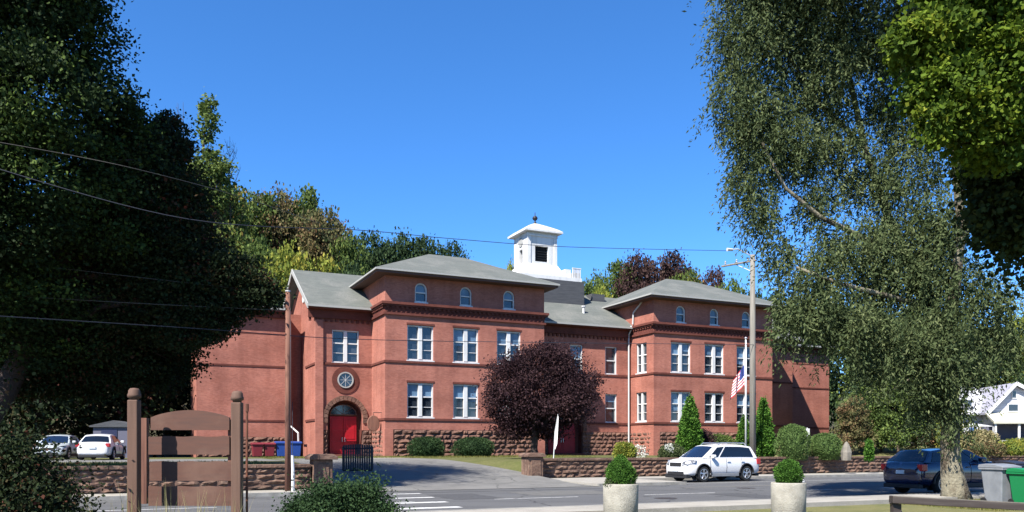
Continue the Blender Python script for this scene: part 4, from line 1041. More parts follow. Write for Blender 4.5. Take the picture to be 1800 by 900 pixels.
# plank sign seen from the back
sg = empty('wooden_sign', (0, 0, 0), 0, 'brown timber sign of four planks between two tall capped posts', 'sign')
def sign_post(px, yt, Y, w):
    c = at(px, 785, Y); zt = at(px, yt, Y).z; b = MB(); b.box(c.x-w/2, c.x+w/2, c.y-w/2, c.y+w/2, -.2, zt-.14); p = b.build('post', M['postwood'], sg, bevel=.012)
    k = MB(); k.lathe([(.05, -.15), (.052, -.12), (.074, -.11), (.076, -.08), (.066, -.06), (.064, -.03), (.045, -.005), (.01, 0)], c.x, c.y, 20, zt); k.build('finial', M['postwood'], p, True)
sign_post(236, 682, 9.6, .118); sign_post(417, 687, 9.9, .118)
YS = 9.98
for i, (xl, xr, ya, yb, arch) in enumerate([(266, 404, 734, 756, 13), (262, 404, 766, 799, 0), (264, 407, 810, 845, 0), (262, 408, 854, 889, 0)]):
    a = at(xl, ya, YS); c = at(xr, yb, YS); zt, z0 = a.z, c.z; n = 14; pts = []
    ah = arch*YS/1450
    pts = [(a.x, z0), (c.x, z0)]
    for k in range(n+1):
        s = 1-k/n; x = a.x+(c.x-a.x)*s; pts.append((x, zt+ah*math.sin(s*math.pi)**.8 - (0 if arch else .012*abs(math.sin(s*9+i)))))
    b = MB(); b.prism(pts, lambda x, z, t_: (x, t_, z), YS-.02, YS+.02); b.build('plank', M['signwood'], sg)
b = MB(); p0, p1 = at(247, 735, YS+.12), at(259, 885, YS+.12); b.box(p0.x+.02, p1.x+.02, YS+.05, YS+.13, p1.z, p0.z); b.build('batten', M['poledark'], sg)
b = MB(); p0, p1 = at(402, 738, YS+.06), at(409, 885, YS+.06); b.box(p0.x, p1.x+.02, YS+.03, YS+.09, p1.z, p0.z); b.build('batten', M['poledark'], sg)
for (xa, ya) in ((300, 782), (380, 782), (300, 828), (380, 828), (300, 870), (380, 870)):
    pass
rp = empty('metal_stake', at(434, 785, 10.6).xy.to_3d(), 0, 'thin rusty steel stake beside the right sign post', 'stake')
b = MB(); zt = at(434, 710, 10.6).z; b.tube([(0, 0, -.1), (0, 0, zt)], .016, 8); b.build('rod', M['rust'], rp)
b = MB(); b.tube([(0, 0, zt-.1), (0, 0, zt)], .024, 8); b.build('collar', M['rust'], rp)

# utility poles and wires
PL = at(506, 785, 28.5).xy.to_3d(); PR = at(1323, 785, 46).xy.to_3d(); PR.z = .1
pl = empty('utility_pole', PL, 0, 'short dark brown utility pole in front of the left stone wall', 'utility pole')
ZPL = at(506, 512, 28.5).z
b = MB(); b.tube([(0, 0, -.2), (0, 0, ZPL*.5), (0, 0, ZPL)], [.105, .095, .08], 12); b.build('pole', M['poledark'], pl, True)
b = MB(); b.tube([(0, 0, ZPL-.02), (0, 0, ZPL+.03)], .09, 12); b.build('cap', M['pipe'], pl)
gy = empty('guy_guard', at(515, 785, 28.3).xy.to_3d(), 0, 'white plastic guard strip standing beside the dark utility pole', 'guard')
b = MB(); b.tube([(0, 0, 0), (0, 0, .85), (-.02, 0, 1.35)], [.055, .055, .045], 10); b.build('sleeve', M['white'], gy)
b = MB(); b.tube([(-.02, 0, 1.35), (-.1, .3, 3.2)], .012, 6); b.build('guy_wire', M['wire'], gy)
pr = empty('utility_pole', PR, 0, 'tall weathered grey utility pole behind the white SUV, with crossarm', 'utility pole')
ZPR = at(1323, 448, 46).z - PR.z
b = MB(); b.tube([(0, 0, -.2), (0, 0, ZPR*.5), (0, 0, ZPR)], [.19, .165, .135], 14); b.build('pole', M['pole'], pr, True)
cd = Vector((DX, DY, 0))
b = MB(); ax = Vector((.55, -.83, 0)); ca = Vector((0, 0, ZPR-.35)); b.tube([ca-ax*1.35+Vector((-.7, 0, -.05)), ca+ax*.25], .055, 6); b.build('crossarm', M['pole'], pr)
b = MB(); b.tube([ca+Vector((0, 0, -.6)), ca-ax*.8+Vector((-.4, 0, 0))], .025, 5); b.build('brace', M['pipe'], pr)
b = MB(); b.tube([(0, 0, ZPR-.1), (-.9, -.3, ZPR+.25), (-1.25, -.4, ZPR+.2)], .03, 6); b.build('lamp_arm', M['pipe'], pr)
b = MB(); b.tube([(-1.2, -.38, ZPR+.2), (-1.55, -.5, ZPR+.18)], [.06, .10], 8); b.build('lamp_head', M['pipe'], pr)
for k in range(3):
    b = MB(); q = ca-ax*(1.2-.5*k)+Vector((-.6+.25*k, 0, .03)); b.lathe([(.03, 0), (.06, .05), (.035, .1), (.06, .15), (.02, .2)], q.x, q.y, 8, q.z); b.build('insulator', M['trim'], pr)
b = MB(); b.lathe([(.01, 0), (.16, 0), (.17, .5), (.15, .55), (.01, .57)], .32, -.1, 12, ZPR-1.8) ; 
def wire(label, pts, m, r, Ys):
    P = [at(x, y, Y) for (x, y), Y in zip(pts, Ys)]
    # smooth sagging run through the measured points
    Q = []; n = len(P)
    for i in range(n-1):
        p0, p1, p2, p3 = P[max(i-1, 0)], P[i], P[i+1], P[min(i+2, n-1)]
        for k in range(10):
            t = k/10; Q.append(.5*((2*p1)+(p2-p0)*t+(2*p0-5*p1+4*p2-p3)*t*t+(3*p1-p0-3*p2+p3)*t**3))
    Q.append(P[-1]); b = MB(); b.tube(Q, r, 5); return tag(b.build('power_line', m), label, 'power line', 'overhead lines along the street')
wire('highest power line, crossing the sky past the cupola to the right pole', [(-60, 280), (330, 385), (640, 405), (800, 420), (1000, 434), (1288, 441)], M['wire'], .014, [22, 25, 31, 35, 40, 46])
wire('power line crossing the pavilion windows at mid height', [(-60, 552), (340, 577), (620, 596), (960, 602), (1323, 606), (1520, 609)], M['wire'], .014, [22, 27, 32, 38, 45.8, 52])
wire('upper power line running left from the top of the short dark pole', [(-60, 515), (240, 533), (506, 546)], M['wirelit'], .011, [26, 27, 28.5])
wire('faint power line high in the left tree', [(-60, 240), (120, 272), (260, 302), (420, 345), (560, 392)], M['wirelit'], .008, [18, 19, 20, 24, 28])
wire('power line sloping down through the middle of the left tree to the short dark pole', [(-60, 452), (240, 487), (506, 517)], M['wirelit'], .010, [26, 27, 28.5])

# black slatted gate leaf beside the left pier
_g = at(603, 785, 38); _u, _v = uv_of(_g)
gt = empty('metal_gate', (_g.x, _g.y, drive_h(_v)), R(4), 'black close barred metal gate leaf at the left driveway pier', 'gate')
b = MB()
for k in range(13): b.box(k*.105, k*.105+.088, -.012, .012, .06, 1.26+.05*math.sin(k/12*math.pi))
b.build('bars', M['black'], gt)
b = MB(); b.tube([(0, 0, .1), (1.34, 0, .1)], .03, 6); b.tube([(0, 0, 1.1), (1.34, 0, 1.1)], .03, 6); b.tube([(0, 0, .1), (0, 0, 1.2)], .045, 6); b.tube([(1.34, 0, .1), (1.34, 0, 1.2)], .045, 6); b.build('frame', M['black'], gt)

# flags
def cloth(mb, o, ex, ez, nx, nz, w, h, amp, ph):
    b = len(mb.v)
    for j in range(nz+1):
        for i in range(nx+1):
            s, t = i/nx, j/nz
            p = o + ex*(w*s) + ez*(h*t) + Vector((0, 1, 0))*amp*math.sin(s*9+t*3+ph)*(s+.15) + Vector((0, 0, -1))*(.22*w*s*s)
            mb.v.append(tuple(p))
    return b
fp = empty('flagpole', at(1311, 785, 52).xy.to_3d()+Vector((0, 0, LAWN)), 0, 'slim white flagpole beside the grey utility pole', 'flagpole')
ZF = at(1311, 597, 52).z-LAWN
b = MB(); b.tube([(0, 0, 0), (0, 0, ZF)], [.07, .045], 10); b.build('pole', M['white'], fp, True)
b = MB(); b.lathe([(.02, 0), (.09, .06), (.09, .12), (.01, .18)], 0, 0, 12, ZF); b.build('finial', M['alloy'], fp, True)
fl = empty('flag', at(1310, 785, 52).xy.to_3d()+Vector((0, 0, LAWN)), 0, 'red and white striped flag with blue corner, hanging folded from the flagpole', 'flag')
b = MB(); nx, nz = 12, 26; zt = at(1311, 640, 52).z-LAWN; zb2 = at(1300, 705, 52).z-LAWN
for j in range(nz+1):
    for i in range(nx+1):
        s, t = i/nx, j/nz                              # s along fly, t from hoist top to bottom
        x = -.05 - s*.85*(.75+.35*t); z = zt - t*1.35 - s*(.95) ; y = .10*math.sin(s*14+t*2)*(.3+s)
        b.v.append((x, y, z))
for j in range(nz):
    for i in range(nx):
        a = j*(nx+1)+i; b.f.append([a, a+1, a+nx+2, a+nx+1])
        b.m.append(2 if (i < 5 and j < 14) else (0 if (j//2) % 2 == 0 else 1))
b.build('cloth', [M['flagred'], M['flagwhite'], M['flagblue']], fl)
b = MB(); b.tube([(-.05, 0, zt+.02), (-.05, 0, zt-1.36)], .012, 5); b.build('halyard', M['white'], fl)
ff = empty('feather_flag', at(973, 785, 47).xy.to_3d()+Vector((0, 0, LAWN)), 0, 'narrow white feather flag on a thin pole behind the stone wall', 'flag')
zt = at(978, 728, 47).z-LAWN; b = MB(); b.tube([(0, 0, 0), (.08, 0, zt*.6), (.25, 0, zt)], [.03, .025, .015], 6); b.build('pole', M['white'], ff)
b = MB(); pts = [(0.02, zt*.25), (.08, zt*.22), (.20, zt*.35), (.26, zt*.7), (.28, zt*.93), (.25, zt), (.14, zt*.75)]
b.prism(pts, lambda x, z, t_: (x, t_+.04*math.sin(z*5), z), -.006, .006); b.build('cloth', M['flagwhite'], ff)

# timber hand rail, lower right
rl = empty('timber_rail', (0, 0, 0), 0, 'low dark timber rail crossing the lower right corner', 'rail')
A, B = at(1566, 877, 10.6), at(1860, 893, 10.2)
d_ = (B-A); L_ = d_.length; rot = d_.to_track_quat('X', 'Z').to_matrix()
b = MB(); b.box(0, L_, -.11, .11, -.05, .04, rot, A); b.build('top_board', M['rail'], rl, bevel=.008)
b = MB(); b.box(0, L_, -.105, -.075, .0405, .047, rot, A); b.build('edge_highlight', M['oldstone'], rl)  # highlight along the top edge, laid on as a pale strip
for (s) in (.03, .92):
    c = A.lerp(B, s); q = MB(); q.box(c.x-.05, c.x+.05, c.y-.05, c.y+.05, -.2, c.z-.06); q.build('leg', M['rail'], rl)
q = MB(); a2 = A+Vector((.02, 0, -.03)); q.tube([a2, a2+Vector((.10, .0, -.18)), a2+Vector((.26, 0, -.32))], [.045, .045, .05], 8); q.build('end_bracket', M['rail'], rl)

# post with small sign plate on the right lawn
sp = empty('sign_post', at(1419, 785, 48).xy.to_3d()+Vector((0, 0, LAWN)), 0, 'thin grey post with a small plate between the two rounded shrubs', 'sign')
b = MB(); b.tube([(0, 0, 0), (0, 0, 1.85)], .035, 8); b.build('post', M['pipe'], sp); b = MB(); b.box(-.12, .12, -.06, -.037, 1.45, 1.8); b.build('plate', M['pipe'], sp)
# round white sign on the willow side
rs = empty('round_sign', at(1682, 785, 38).xy.to_3d(), 0, 'small white disc sign on a thin post behind the willow trunk', 'sign')
zc = at(1682, 716, 38).z; b = MB(); b.tube([(0, 0, 0), (0, 0, zc)], .03, 8); b.build('post', M['pipe'], rs)
b = MB(); b.lathe([(.01, 0), (.17, 0), (.17, .02), (.01, .02)], seg=20); b.v = [(x*.8, -.04-z, zc+y*1.2) for x, y, z in b.v]; b.build('disc', M['white'], rs)

# ------------------------------------------------------------------ shed, white house
sh = empty('shed', at(200, 785, 56).xy.to_3d()+Vector((0, 0, LAWN)), R(10), 'dim blue grey shed in deep shade behind the white sedan', 'shed')
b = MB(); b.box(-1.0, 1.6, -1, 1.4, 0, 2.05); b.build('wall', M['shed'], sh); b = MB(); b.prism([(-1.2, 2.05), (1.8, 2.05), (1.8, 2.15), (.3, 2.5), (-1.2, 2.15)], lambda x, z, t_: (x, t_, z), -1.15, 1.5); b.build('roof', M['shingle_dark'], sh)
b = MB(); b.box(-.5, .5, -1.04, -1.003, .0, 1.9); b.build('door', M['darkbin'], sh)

HY = 66.0
hz = at(1750, 782, HY).z
ho = empty('white_house', Vector((at(1783, 785, HY).x, HY, hz)), R(-8), 'white gabled house with a long porch roof at the right edge', 'house')
def hp(px, py): p = at(px, py, HY); return (p.x-ho.location.x, p.z-hz)
ap = hp(1783, 676); lb = hp(1742, 722); rb = hp(1830, 722)
b = MB(); b.prism([(lb[0]+.25, 0), (rb[0]+2, 0), (rb[0]+2, lb[1]), (ap[0], ap[1]-.1), (lb[0]+.25, lb[1])], lambda x, z, t_: (x, t_, z), 0, 8); b.build('wall', M['house'], ho)
b = MB(); e0 = Vector((lb[0]-.3, 0, lb[1]-.3)); ap3 = Vector((ap[0], 0, ap[1])); e1 = Vector((rb[0]+2.4, 0, lb[1]-.5))
for (p, q) in ((e0, ap3), (e1, ap3)):
    vs = [(r.x, y, r.z+dz) for y in (-.4, 8.4) for r in (p, q) for dz in (0, .16)]; b.add(vs, [(0, 2, 3, 1), (4, 5, 7, 6), (0, 4, 6, 2), (1, 3, 7, 5), (0, 1, 5, 4), (2, 6, 7, 3)])
b.build('roof', M['houseroof'], ho)
b = MB(); 
for (p, q) in ((e0, ap3), (e1, ap3)):
    vs = [(r.x, y, r.z+dz) for y in (-.5, -.405) for r in (p, q) for dz in (-.1, .2)]; b.add(vs, [(0, 2, 3, 1), (4, 5, 7, 6), (0, 4, 6, 2), (1, 3, 7, 5), (0, 1, 5, 4), (2, 6, 7, 3)])
b.build('barge_board', M['white'], ho)
def hwin(px0, px1, py0, py1, y=-.02):
    a = hp(px0, py0); c = hp(px1, py1); f = MB(); t_ = .08
    f.box(a[0]-t_, c[0]+t_, y-.05, y-.01, c[1]-t_, a[1]+t_); w_ = f.build('window', M['white'], ho); g_ = MB(); g_.box(a[0], c[0], y-.07, y-.052, c[1], a[1]); g_.build('pane', M['pane'], w_)
hwin(1773, 1788, 711, 722); hwin(1780, 1785, 688, 699)
# side wing with lower hipped roof at left
wl = hp(1700, 732); wt_ = hp(1712, 680); 
b = MB(); b.box(wl[0]+.3, lb[0]+.8, 2.0, 8, 0, hp(0, 728)[1]); b.build('wing_wall', M['house'], ho)
z0_, z1_ = hp(0, 727)[1], hp(0, 672)[1]
b = MB(); x0_, x1_ = wl[0], lb[0]+1.5
b.add([(x0_, 1.4, z0_), (x1_, 1.4, z0_), (x1_, 8.4, z0_), (x0_, 8.4, z0_), (x0_+.7, 4.6, z1_), (x1_-.9, 4.6, z1_)], [(0, 1, 5, 4), (1, 2, 5), (2, 3, 4, 5), (3, 0, 4), (0, 3, 2, 1)]); b.build('wing_roof', M['house'], ho)
b = MB(); dx_ = hp(1722, 705); b.prism([(dx_[0]-.5, dx_[1]-.4), (dx_[0]+.5, dx_[1]-.4), (dx_[0]+.5, dx_[1]+.25), (dx_[0], dx_[1]+.7), (dx_[0]-.5, dx_[1]+.25)], lambda x, z, t_: (x, t_, z), 1.9, 4); b.build('dormer', M['house'], ho)
b = MB(); b.box(dx_[0]-.28, dx_[0]+.28, 1.86, 1.898, dx_[1]-.25, dx_[1]+.2); b.build('dormer_window', M['pane'], ho)
# porch
pt, pb_ = hp(1735, 725), hp(1735, 742)
b = MB(); b.add([(pt[0], 0, pt[1]), (rb[0]+2, 0, pt[1]), (rb[0]+2, -2.6, pb_[1]), (pt[0]-.4, -2.6, pb_[1]), (pt[0], 0, pt[1]-.15), (rb[0]+2, 0, pt[1]-.15), (rb[0]+2, -2.6, pb_[1]-.18), (pt[0]-.4, -2.6, pb_[1]-.18)],
               [(0, 3, 2, 1), (4, 5, 6, 7), (0, 4, 7, 3), (3, 7, 6, 2), (1, 2, 6, 5)]); b.build('porch_roof', M['porchroof'], ho)
b = MB(); b.box(pt[0]-.2, rb[0]+2, -2.5, -.1, -.1, .35); b.build('porch_floor', M['trim'], ho)
for k in range(5):
    b = MB(); x = pt[0]-.2+k*1.7; b.box(x-.07, x+.07, -2.45, -2.31, .35, pb_[1]-.18); b.build('porch_post', M['white'], ho)
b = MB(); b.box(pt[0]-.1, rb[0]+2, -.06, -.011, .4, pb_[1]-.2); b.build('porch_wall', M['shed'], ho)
# a light canopy and blue tarp by the house
tp = empty('garden_canopy', at(1712, 785, 58).xy.to_3d()+Vector((0, 0, .9)), 0, 'small white garden canopy with a blue side in front of the white house', 'canopy')
z_ = lambda y: at(0, y, 58).z-.9
b = MB(); b.add([(-.9, -.9, z_(750)), (.9, -.9, z_(750)), (.9, .9, z_(750)), (-.9, .9, z_(750)), (0, 0, z_(744))], [(0, 1, 4), (1, 2, 4), (2, 3, 4), (3, 0, 4), (3, 2, 1, 0)]); b.build('roof', M['white'], tp)
for sx in (-.85, .85):
    for sy in (-.85, .85): b = MB(); b.tube([(sx, sy, -.5), (sx, sy, z_(750))], .03, 6); b.build('leg', M['white'], tp)
b = MB(); b.box(-.84, -.3, -.88, -.86, z_(772), z_(752)); b.build('side_sheet', mat('blue_sheet', (.08, .16, .34), .6), tp)
grid_sheet('bank', lin(24, 90, 14), lin(-22.0, 3, 12), lambda u, v: LAWN+.02+1.0*smooth((v+22)/16)*smooth((u-26)/8), M['drygrass'])
# ------------------------------------------------------------------ shrubs round the school
def G(u, v): return W(u, v, ground_h(u, v)-.02)
def onl(px, Y, z=LAWN-.02): p = at(px, 785, Y); return Vector((p.x, p.y, z))
dome = lambda r, h: [(r*.75, .02), (r*.98, h*.3), (r, h*.5), (r*.88, h*.75), (r*.6, h*.93), (.02, h)]
shrub('round_bush', 'clipped dark green bush under the leftmost pavilion window', 'bush', onl(750, 59), dome(1.3, 1.45), 9000, .085, LM['yew'], 21, jit=.03)
shrub('round_bush', 'wider clipped dark green bush nearer the plum tree', 'bush', onl(833, 60.5), dome(1.5, 1.45), 9000, .085, LM['yew'], 22, jit=.03)
cone = lambda r, h: [(r*.7, .0), (r, h*.12), (r*.95, h*.3), (r*.72, h*.55), (r*.42, h*.8), (r*.15, h*.95), (.01, h)]
def cone_at(px, Y, yt, wpx, label, seed, n=9000):
    h = at(0, yt, Y).z-LAWN; shrub('arborvitae', label, 'conifer', onl(px, Y), cone(wpx/2*Y/1450, h), n, .13, LM['arbor'], seed, 'cone shaped conifers before the right pavilion', jit=.04)
cone_at(1213, 54, 692, 42, 'bright green pointed conifer left of the flagpole, above the bonnet of the SUV', 31)
cone_at(1308, 58, 728, 26, 'smallest conifer, behind the flagpole', 32, 5000)
cone_at(1342, 55, 696, 36, 'tall bright green conifer just right of the grey utility pole', 33)
shrub('round_bush', 'large pale green ball shaped bush right of the conifers', 'bush', onl(1393, 47), dome(.92, 2.05), 9000, .07, LM['clip'], 34, jit=.02)
shrub('round_bush', 'low pale green dome shaped bush right of the ball shaped bush', 'bush', onl(1449, 48), dome(.92, 1.55), 8000, .07, LM['clip'], 35, jit=.02)
shrub('low_bush', 'loose green bush behind the wall at the foot of the downpipe', 'bush', onl(1098, 46), dome(.55, .95), 3500, .09, LM['yellow'], 36, jit=.06)
shrub('low_bush', 'grey green low bush behind the bonnet of the SUV', 'bush', onl(1180, 47), dome(.7, .85), 3500, .08, LM['willow'], 37, jit=.06)
shrub('low_bush', 'dull green hedge clump behind the roof of the SUV', 'bush', onl(1262, 58), dome(1.3, 1.55), 6000, .10, LM['green'], 38, jit=.08)
shrub('low_bush', 'dark shrub between the first conifer and the pavilion wall', 'bush', onl(1234, 56), dome(.8, 1.9), 3500, .10, LM['plum'], 39, jit=.08)
shrub('flowering_shrub', 'white flowers in front of the corner of the right pavilion', 'flowers', onl(1122, 48, LAWN), dome(.36, .8), 500, .09, M['flowerwhite'], 40, jit=.08, core=False)
shrub('flowering_shrub', 'small white flower clump behind the wall left of the SUV bonnet', 'flowers', onl(1176, 45, LAWN+.5), dome(.16, .35), 160, .08, M['flowerwhite'], 41, jit=.05, core=False)
rk = MB(); 
rk.lathe([(.26, 0), (.30, .45), (.21, .75), (.08, 1.0), (.02, 1.05)], seg=7); tag(rk.build('standing_stone', M['oldstone'], loc=onl(1488, 46)), 'grey pointed stone right of the low dome bush', 'stone')
cone_at(1528, 47, 770, 10, 'tiny bright conifer right of the pointed stone', 42, 900)
shrub('round_bush', 'straw coloured rounded grass clump in front of the white house', 'bush', onl(1722, 54, 1.3), dome(1.0, 1.35), 4000, .14, LM['weed'], 43, jit=.08)
shrub('low_bush', 'rust brown bed of low plants below the white house', 'bush', onl(1735, 50, 1.1), dome(1.1, .7), 3500, .10, LM['brown'], 44, jit=.08)
shrub('low_bush', 'yellow green low plants at the right edge below the white house', 'bush', onl(1790, 50, 1.1), dome(1.3, .9), 4000, .10, LM['yellow'], 45, jit=.08)
# foreground bushes
def rough_bush(label, loc, clumps, n, L, lm, seed, **kw):
    t = empty('shrub', loc, 0, label, 'bush'); mb = MB(); rnd = random.Random(seed)
    for c in clumps:
        mb.tube([(c[0]*.2, c[1]*.2, -.1), (c[0]*.6, c[1]*.6, c[2]*.6), c[:3]], [.03, .02, .01], 5)
    mb.build('stems', M['bark'], t); crown('foliage', clumps, n, L, lm, seed, t, **kw); return t
rough_bush('broad dark green bush on the near verge in front of the crosswalk', at(600, 785, 16).xy.to_3d(),
           [(-.6, 0, .42, .45, .45, .48), (0, 0, .45, .5, .5, .5), (.55, 0, .48, .46, .46, .5), (-.2, -.1, .62, .42, .4, .28), (.35, .1, .62, .42, .4, .3), (-.85, 0, .25, .3, .35, .35), (.74, 0, .3, .26, .35, .35), (0, -.2, .2, .9, .5, .35)], 34000, .055, LM['yew'], 51, sub=30, spread=.34, shell=.3)
rough_bush('large dark leafy bush filling the lower left corner', at(20, 785, 9.2).xy.to_3d(),
           [(-.3, 0, 1.35, .6, .5, .6), (.1, .1, 1.05, .45, .5, .5), (.32, 0, .7, .35, .4, .45), (-.7, 0, 1.0, .6, .5, .7), (-.1, -.1, .6, .8, .5, .6), (.35, -.1, .35, .38, .4, .45), (-.6, 0, .4, .6, .5, .6)], 60000, .05, LM['shade2'], 52, sub=30, spread=.36, shell=.2)
# dry stalks round the sign
rng = np.random.default_rng(9); n = 260
P = np.stack([rng.uniform(-4.6, -2.9, n), rng.uniform(8.6, 9.8, n), np.full(n, -.02)], 1); D = unit(rng.normal(size=(n, 3))*.22+np.array([0, 0, 1])); Ls = rng.uniform(.7, 1.35, n)
tag(leaf_mesh('tall_grass', P, D, Ls, np.full(n, .006), LM['weed'], rng, mid=.4), 'thin dry grass stalks around the timber sign', 'grass', kind='stuff')

# ------------------------------------------------------------------ plum tree
def cl_px(lst, Y0, base):                              # measured clumps (px, py, dY, rx_px, rz_px) -> relative ellipsoids
    out = []
    for (x, y, dy, rx, rz) in lst:
        Y = Y0+dy; p = at(x, y, Y); s = Y/1450; out.append((p.x-base.x, p.y-base.y, p.z-base.z, rx*s, (rx+rz)/2*s, rz*s))
    return out
b0 = onl(938, 50)
pc = cl_px([(950, 640, 0, 54, 34), (908, 665, -.8, 44, 36), (996, 668, .3, 42, 38), (890, 710, 0, 38, 32), (950, 695, -1.4, 60, 42), (1012, 700, 0, 40, 34), (920, 735, .5, 46, 22), (980, 730, 1, 44, 26), (1040, 668, 0, 20, 12), (955, 618, 0, 30, 16), (876, 690, 0, 18, 24), (905, 752, .3, 34, 18), (960, 755, .3, 40, 16)], 50, b0)
tree('round headed purple leaved plum tree in front of the right edge of the left pavilion', b0, 0, pc, 70000, .13, LM['plum'], M['darkbark'], 61, 'plum_tree', top=(.2, 0, 3.4), r=(.24, .14), sub=26, spread=.28, shell=.35, droop=.1)

# ------------------------------------------------------------------ big trees framing the view
b1 = Vector((-17.5, 24.5, 0))
c1 = cl_px([(40, 40, 0, 110, 90), (120, 60, 1, 75, 70), (60, 170, -1, 110, 80), (170, 160, 1, 62, 70), (200, 215, 2, 55, 50), (60, 300, 0, 120, 80), (190, 300, 2, 85, 60), (-60, 200, 0, 120, 140), (40, 410, 1, 130, 70), (170, 390, 2, 90, 60),
            (80, -60, 0, 100, 90), (0, -160, 0, 160, 120), (120, -80, 1, 75, 70), (-60, -60, -1, 150, 120), (-120, 420, 0, 120, 160), (30, 520, 2, 120, 60), (60, 600, 4, 110, 50)], 25, b1)
c1 += [(0, 0, 20, 4.5, 4.5, 3), (-5, -1, 19, 4, 4, 3)]  # unseen clumps above the view, added to cast shade below
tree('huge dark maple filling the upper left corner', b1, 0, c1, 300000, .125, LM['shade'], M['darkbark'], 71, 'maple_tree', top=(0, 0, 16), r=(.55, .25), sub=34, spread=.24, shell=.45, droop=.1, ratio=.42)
b2 = Vector((-19.5, 28.5, 0))
c2 = cl_px([(250, 300, 0, 80, 70), (265, 360, 0, 75, 70), (315, 430, 0, 70, 60), (385, 488, 0, 60, 42), (440, 515, 0, 45, 30), (300, 460, 1, 90, 60), (220, 420, 1, 100, 80), (350, 520, 0, 80, 40), (250, 540, 1, 100, 55), (390, 560, 0, 45, 28), (340, 585, 0, 50, 26), (140, 560, 2, 100, 80),
            (290, 250, 1, 40, 40), (130, 640, 2, 110, 50), (40, 660, 2, 110, 50), (270, 640, 4, 60, 40), (300, 600, 4, 45, 40)], 28.5, b2)
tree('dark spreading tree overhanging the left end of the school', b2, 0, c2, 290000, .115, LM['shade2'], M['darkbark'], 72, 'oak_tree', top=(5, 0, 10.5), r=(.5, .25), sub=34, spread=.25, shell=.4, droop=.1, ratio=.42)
# trees behind the parked cars, shade put into their dark leaf colour
rnd = random.Random(4)
for i, (px, Y, yt, w_, lab) in enumerate([(-40, 62, 330, 5.5, 'dark tree behind the lower left foreground bush'), (70, 60, 380, 5.5, 'dark tree behind the pale silver car'), (160, 64, 330, 5.5, 'dark tree behind the white sedan'),
                                        (232, 72, 400, 5.0, 'dark tree behind the dim shed'), (296, 78, 330, 5.2, 'dark tree left of the end wall of the school')]):
    p = onl(px, Y, LAWN-.1); h = at(0, yt, Y).z-LAWN
    tree(lab, p, h*.7, blob_clumps(random.Random(i+90), 16, w_*.8, 2.0, h-1.5, w_*.55), 15000, .42, LM['shade2'], M['darkbark'], 80+i, 'shade_tree', 'shaded trees at the back of the car park', r=(.35, .12), sub=14, spread=.3, shell=.3)

# willow: trunk, limbs, hanging strands
b3 = gp(1681, 879, 0); wt = empty('willow_tree', b3, 0, 'tall grey green willow with mottled trunk and hanging leaves', 'tree')
def rel(px, py, Y): return at(px, py, Y)-b3
Yw = b3.y
tb = MB()
def limb(pts, rad, seg=10): tb.tube([rel(x, y, Yw+dy) for x, y, dy in pts], rad, seg)
limb([(1681, 884, 0), (1678, 860, 0), (1672, 820, 0), (1670, 780, 0), (1672, 730, 0), (1668, 680, .1), (1660, 640, .2), (1662, 590, .2)], [.50, .38, .30, .27, .26, .25, .24, .22], 16)
limb([(1665, 610, .2), (1640, 540, .4), (1600, 460, .8), (1560, 380, 1), (1520, 260, 1.3), (1490, 120, 1.5), (1470, 0, 1.5)], [.20, .17, .14, .12, .10, .08, .05])
limb([(1662, 600, .2), (1680, 500, -.3), (1690, 400, -.5), (1680, 280, -.6), (1660, 120, -.6), (1640, -60, -.6)], [.20, .16, .14, .12, .09, .05])
limb([(1600, 460, .8), (1520, 420, .2), (1440, 380, -.2), (1380, 330, -.5), (1340, 250, -.6)], [.12, .09, .07, .05, .03])
limb([(1520, 260, 1.3), (1440, 180, 1), (1380, 90, .6), (1330, 0, .5)], [.09, .07, .05, .03])
limb([(1690, 420, -.5), (1740, 340, 0), (1780, 240, .4)], [.12, .09, .05])
limb([(1640, 545, .4), (1560, 520, -.4), (1480, 500, -.8), (1400, 470, -1)], [.10, .08, .06, .04])
limb([(1671, 740, 0), (1700, 690, -.2), (1708, 655, -.2)], [.06, .04, .02])
limb([(1660, 680, .1), (1610, 660, -.2), (1560, 690, -.4)], [.06, .04, .02])
tb.build('trunk', M['willowbark'], wt, True)
rng = np.random.default_rng(31)
wc = cl_px([(1320, 60, .4, 70, 80), (1420, 30, .8, 90, 70), (1300, 170, 0, 48, 70), (1350, 210, .3, 60, 90), (1320, 300, 0, 40, 60), (1340, 360, -.3, 34, 45), (1440, 130, 1, 80, 80), (1530, 60, 1, 90, 70), (1620, 40, .5, 80, 80), (1410, 250, .6, 55, 60), (1560, 170, 1.3, 50, 40),
            (1500, 420, 0, 75, 45), (1430, 470, -.6, 60, 50), (1570, 470, .4, 80, 60), (1400, 540, -.8, 50, 46), (1480, 550, -.6, 80, 50), (1570, 570, -.4, 80, 46), (1660, 480, 0, 70, 60), (1660, 560, -.5, 60, 46), (1600, 380, .5, 55, 40), (1660, 380, 0, 60, 50), (1740, 520, 0, 50, 60), (1760, 590, 0, 45, 40),
            (1500, 310, .8, 34, 26), (1640, 300, .6, 34, 40), (1540, 640, -.4, 50, 22), (1620, 640, -.3, 50, 25), (1370, 430, -.5, 30, 40), (1640, 700, .2, 40, 30), (1700, 640, -.2, 40, 30), (1480, -80, 0, 200, 70), (1345, -60, 0, 90, 60), (1680, 150, 0, 60, 80), (1560, 300, .8, 60, 50), (1600, 220, 1, 50, 50), (1480, 240, .8, 50, 50), (1640, 430, .3, 50, 40), (1550, 400, .5, 50, 40), (1664, 650, -.5, 34, 34), (1690, 720, -.4, 26, 28), (1650, 600, -.6, 50, 40), (1440, 340, .3, 40, 40)], Yw, b3)
vol = np.array([c[3]*c[4]*c[5] for c in wc])**.75; vol /= vol.sum(); NS = 9800
ci = rng.choice(len(wc), NS, p=vol); cc = np.array(wc)[ci]
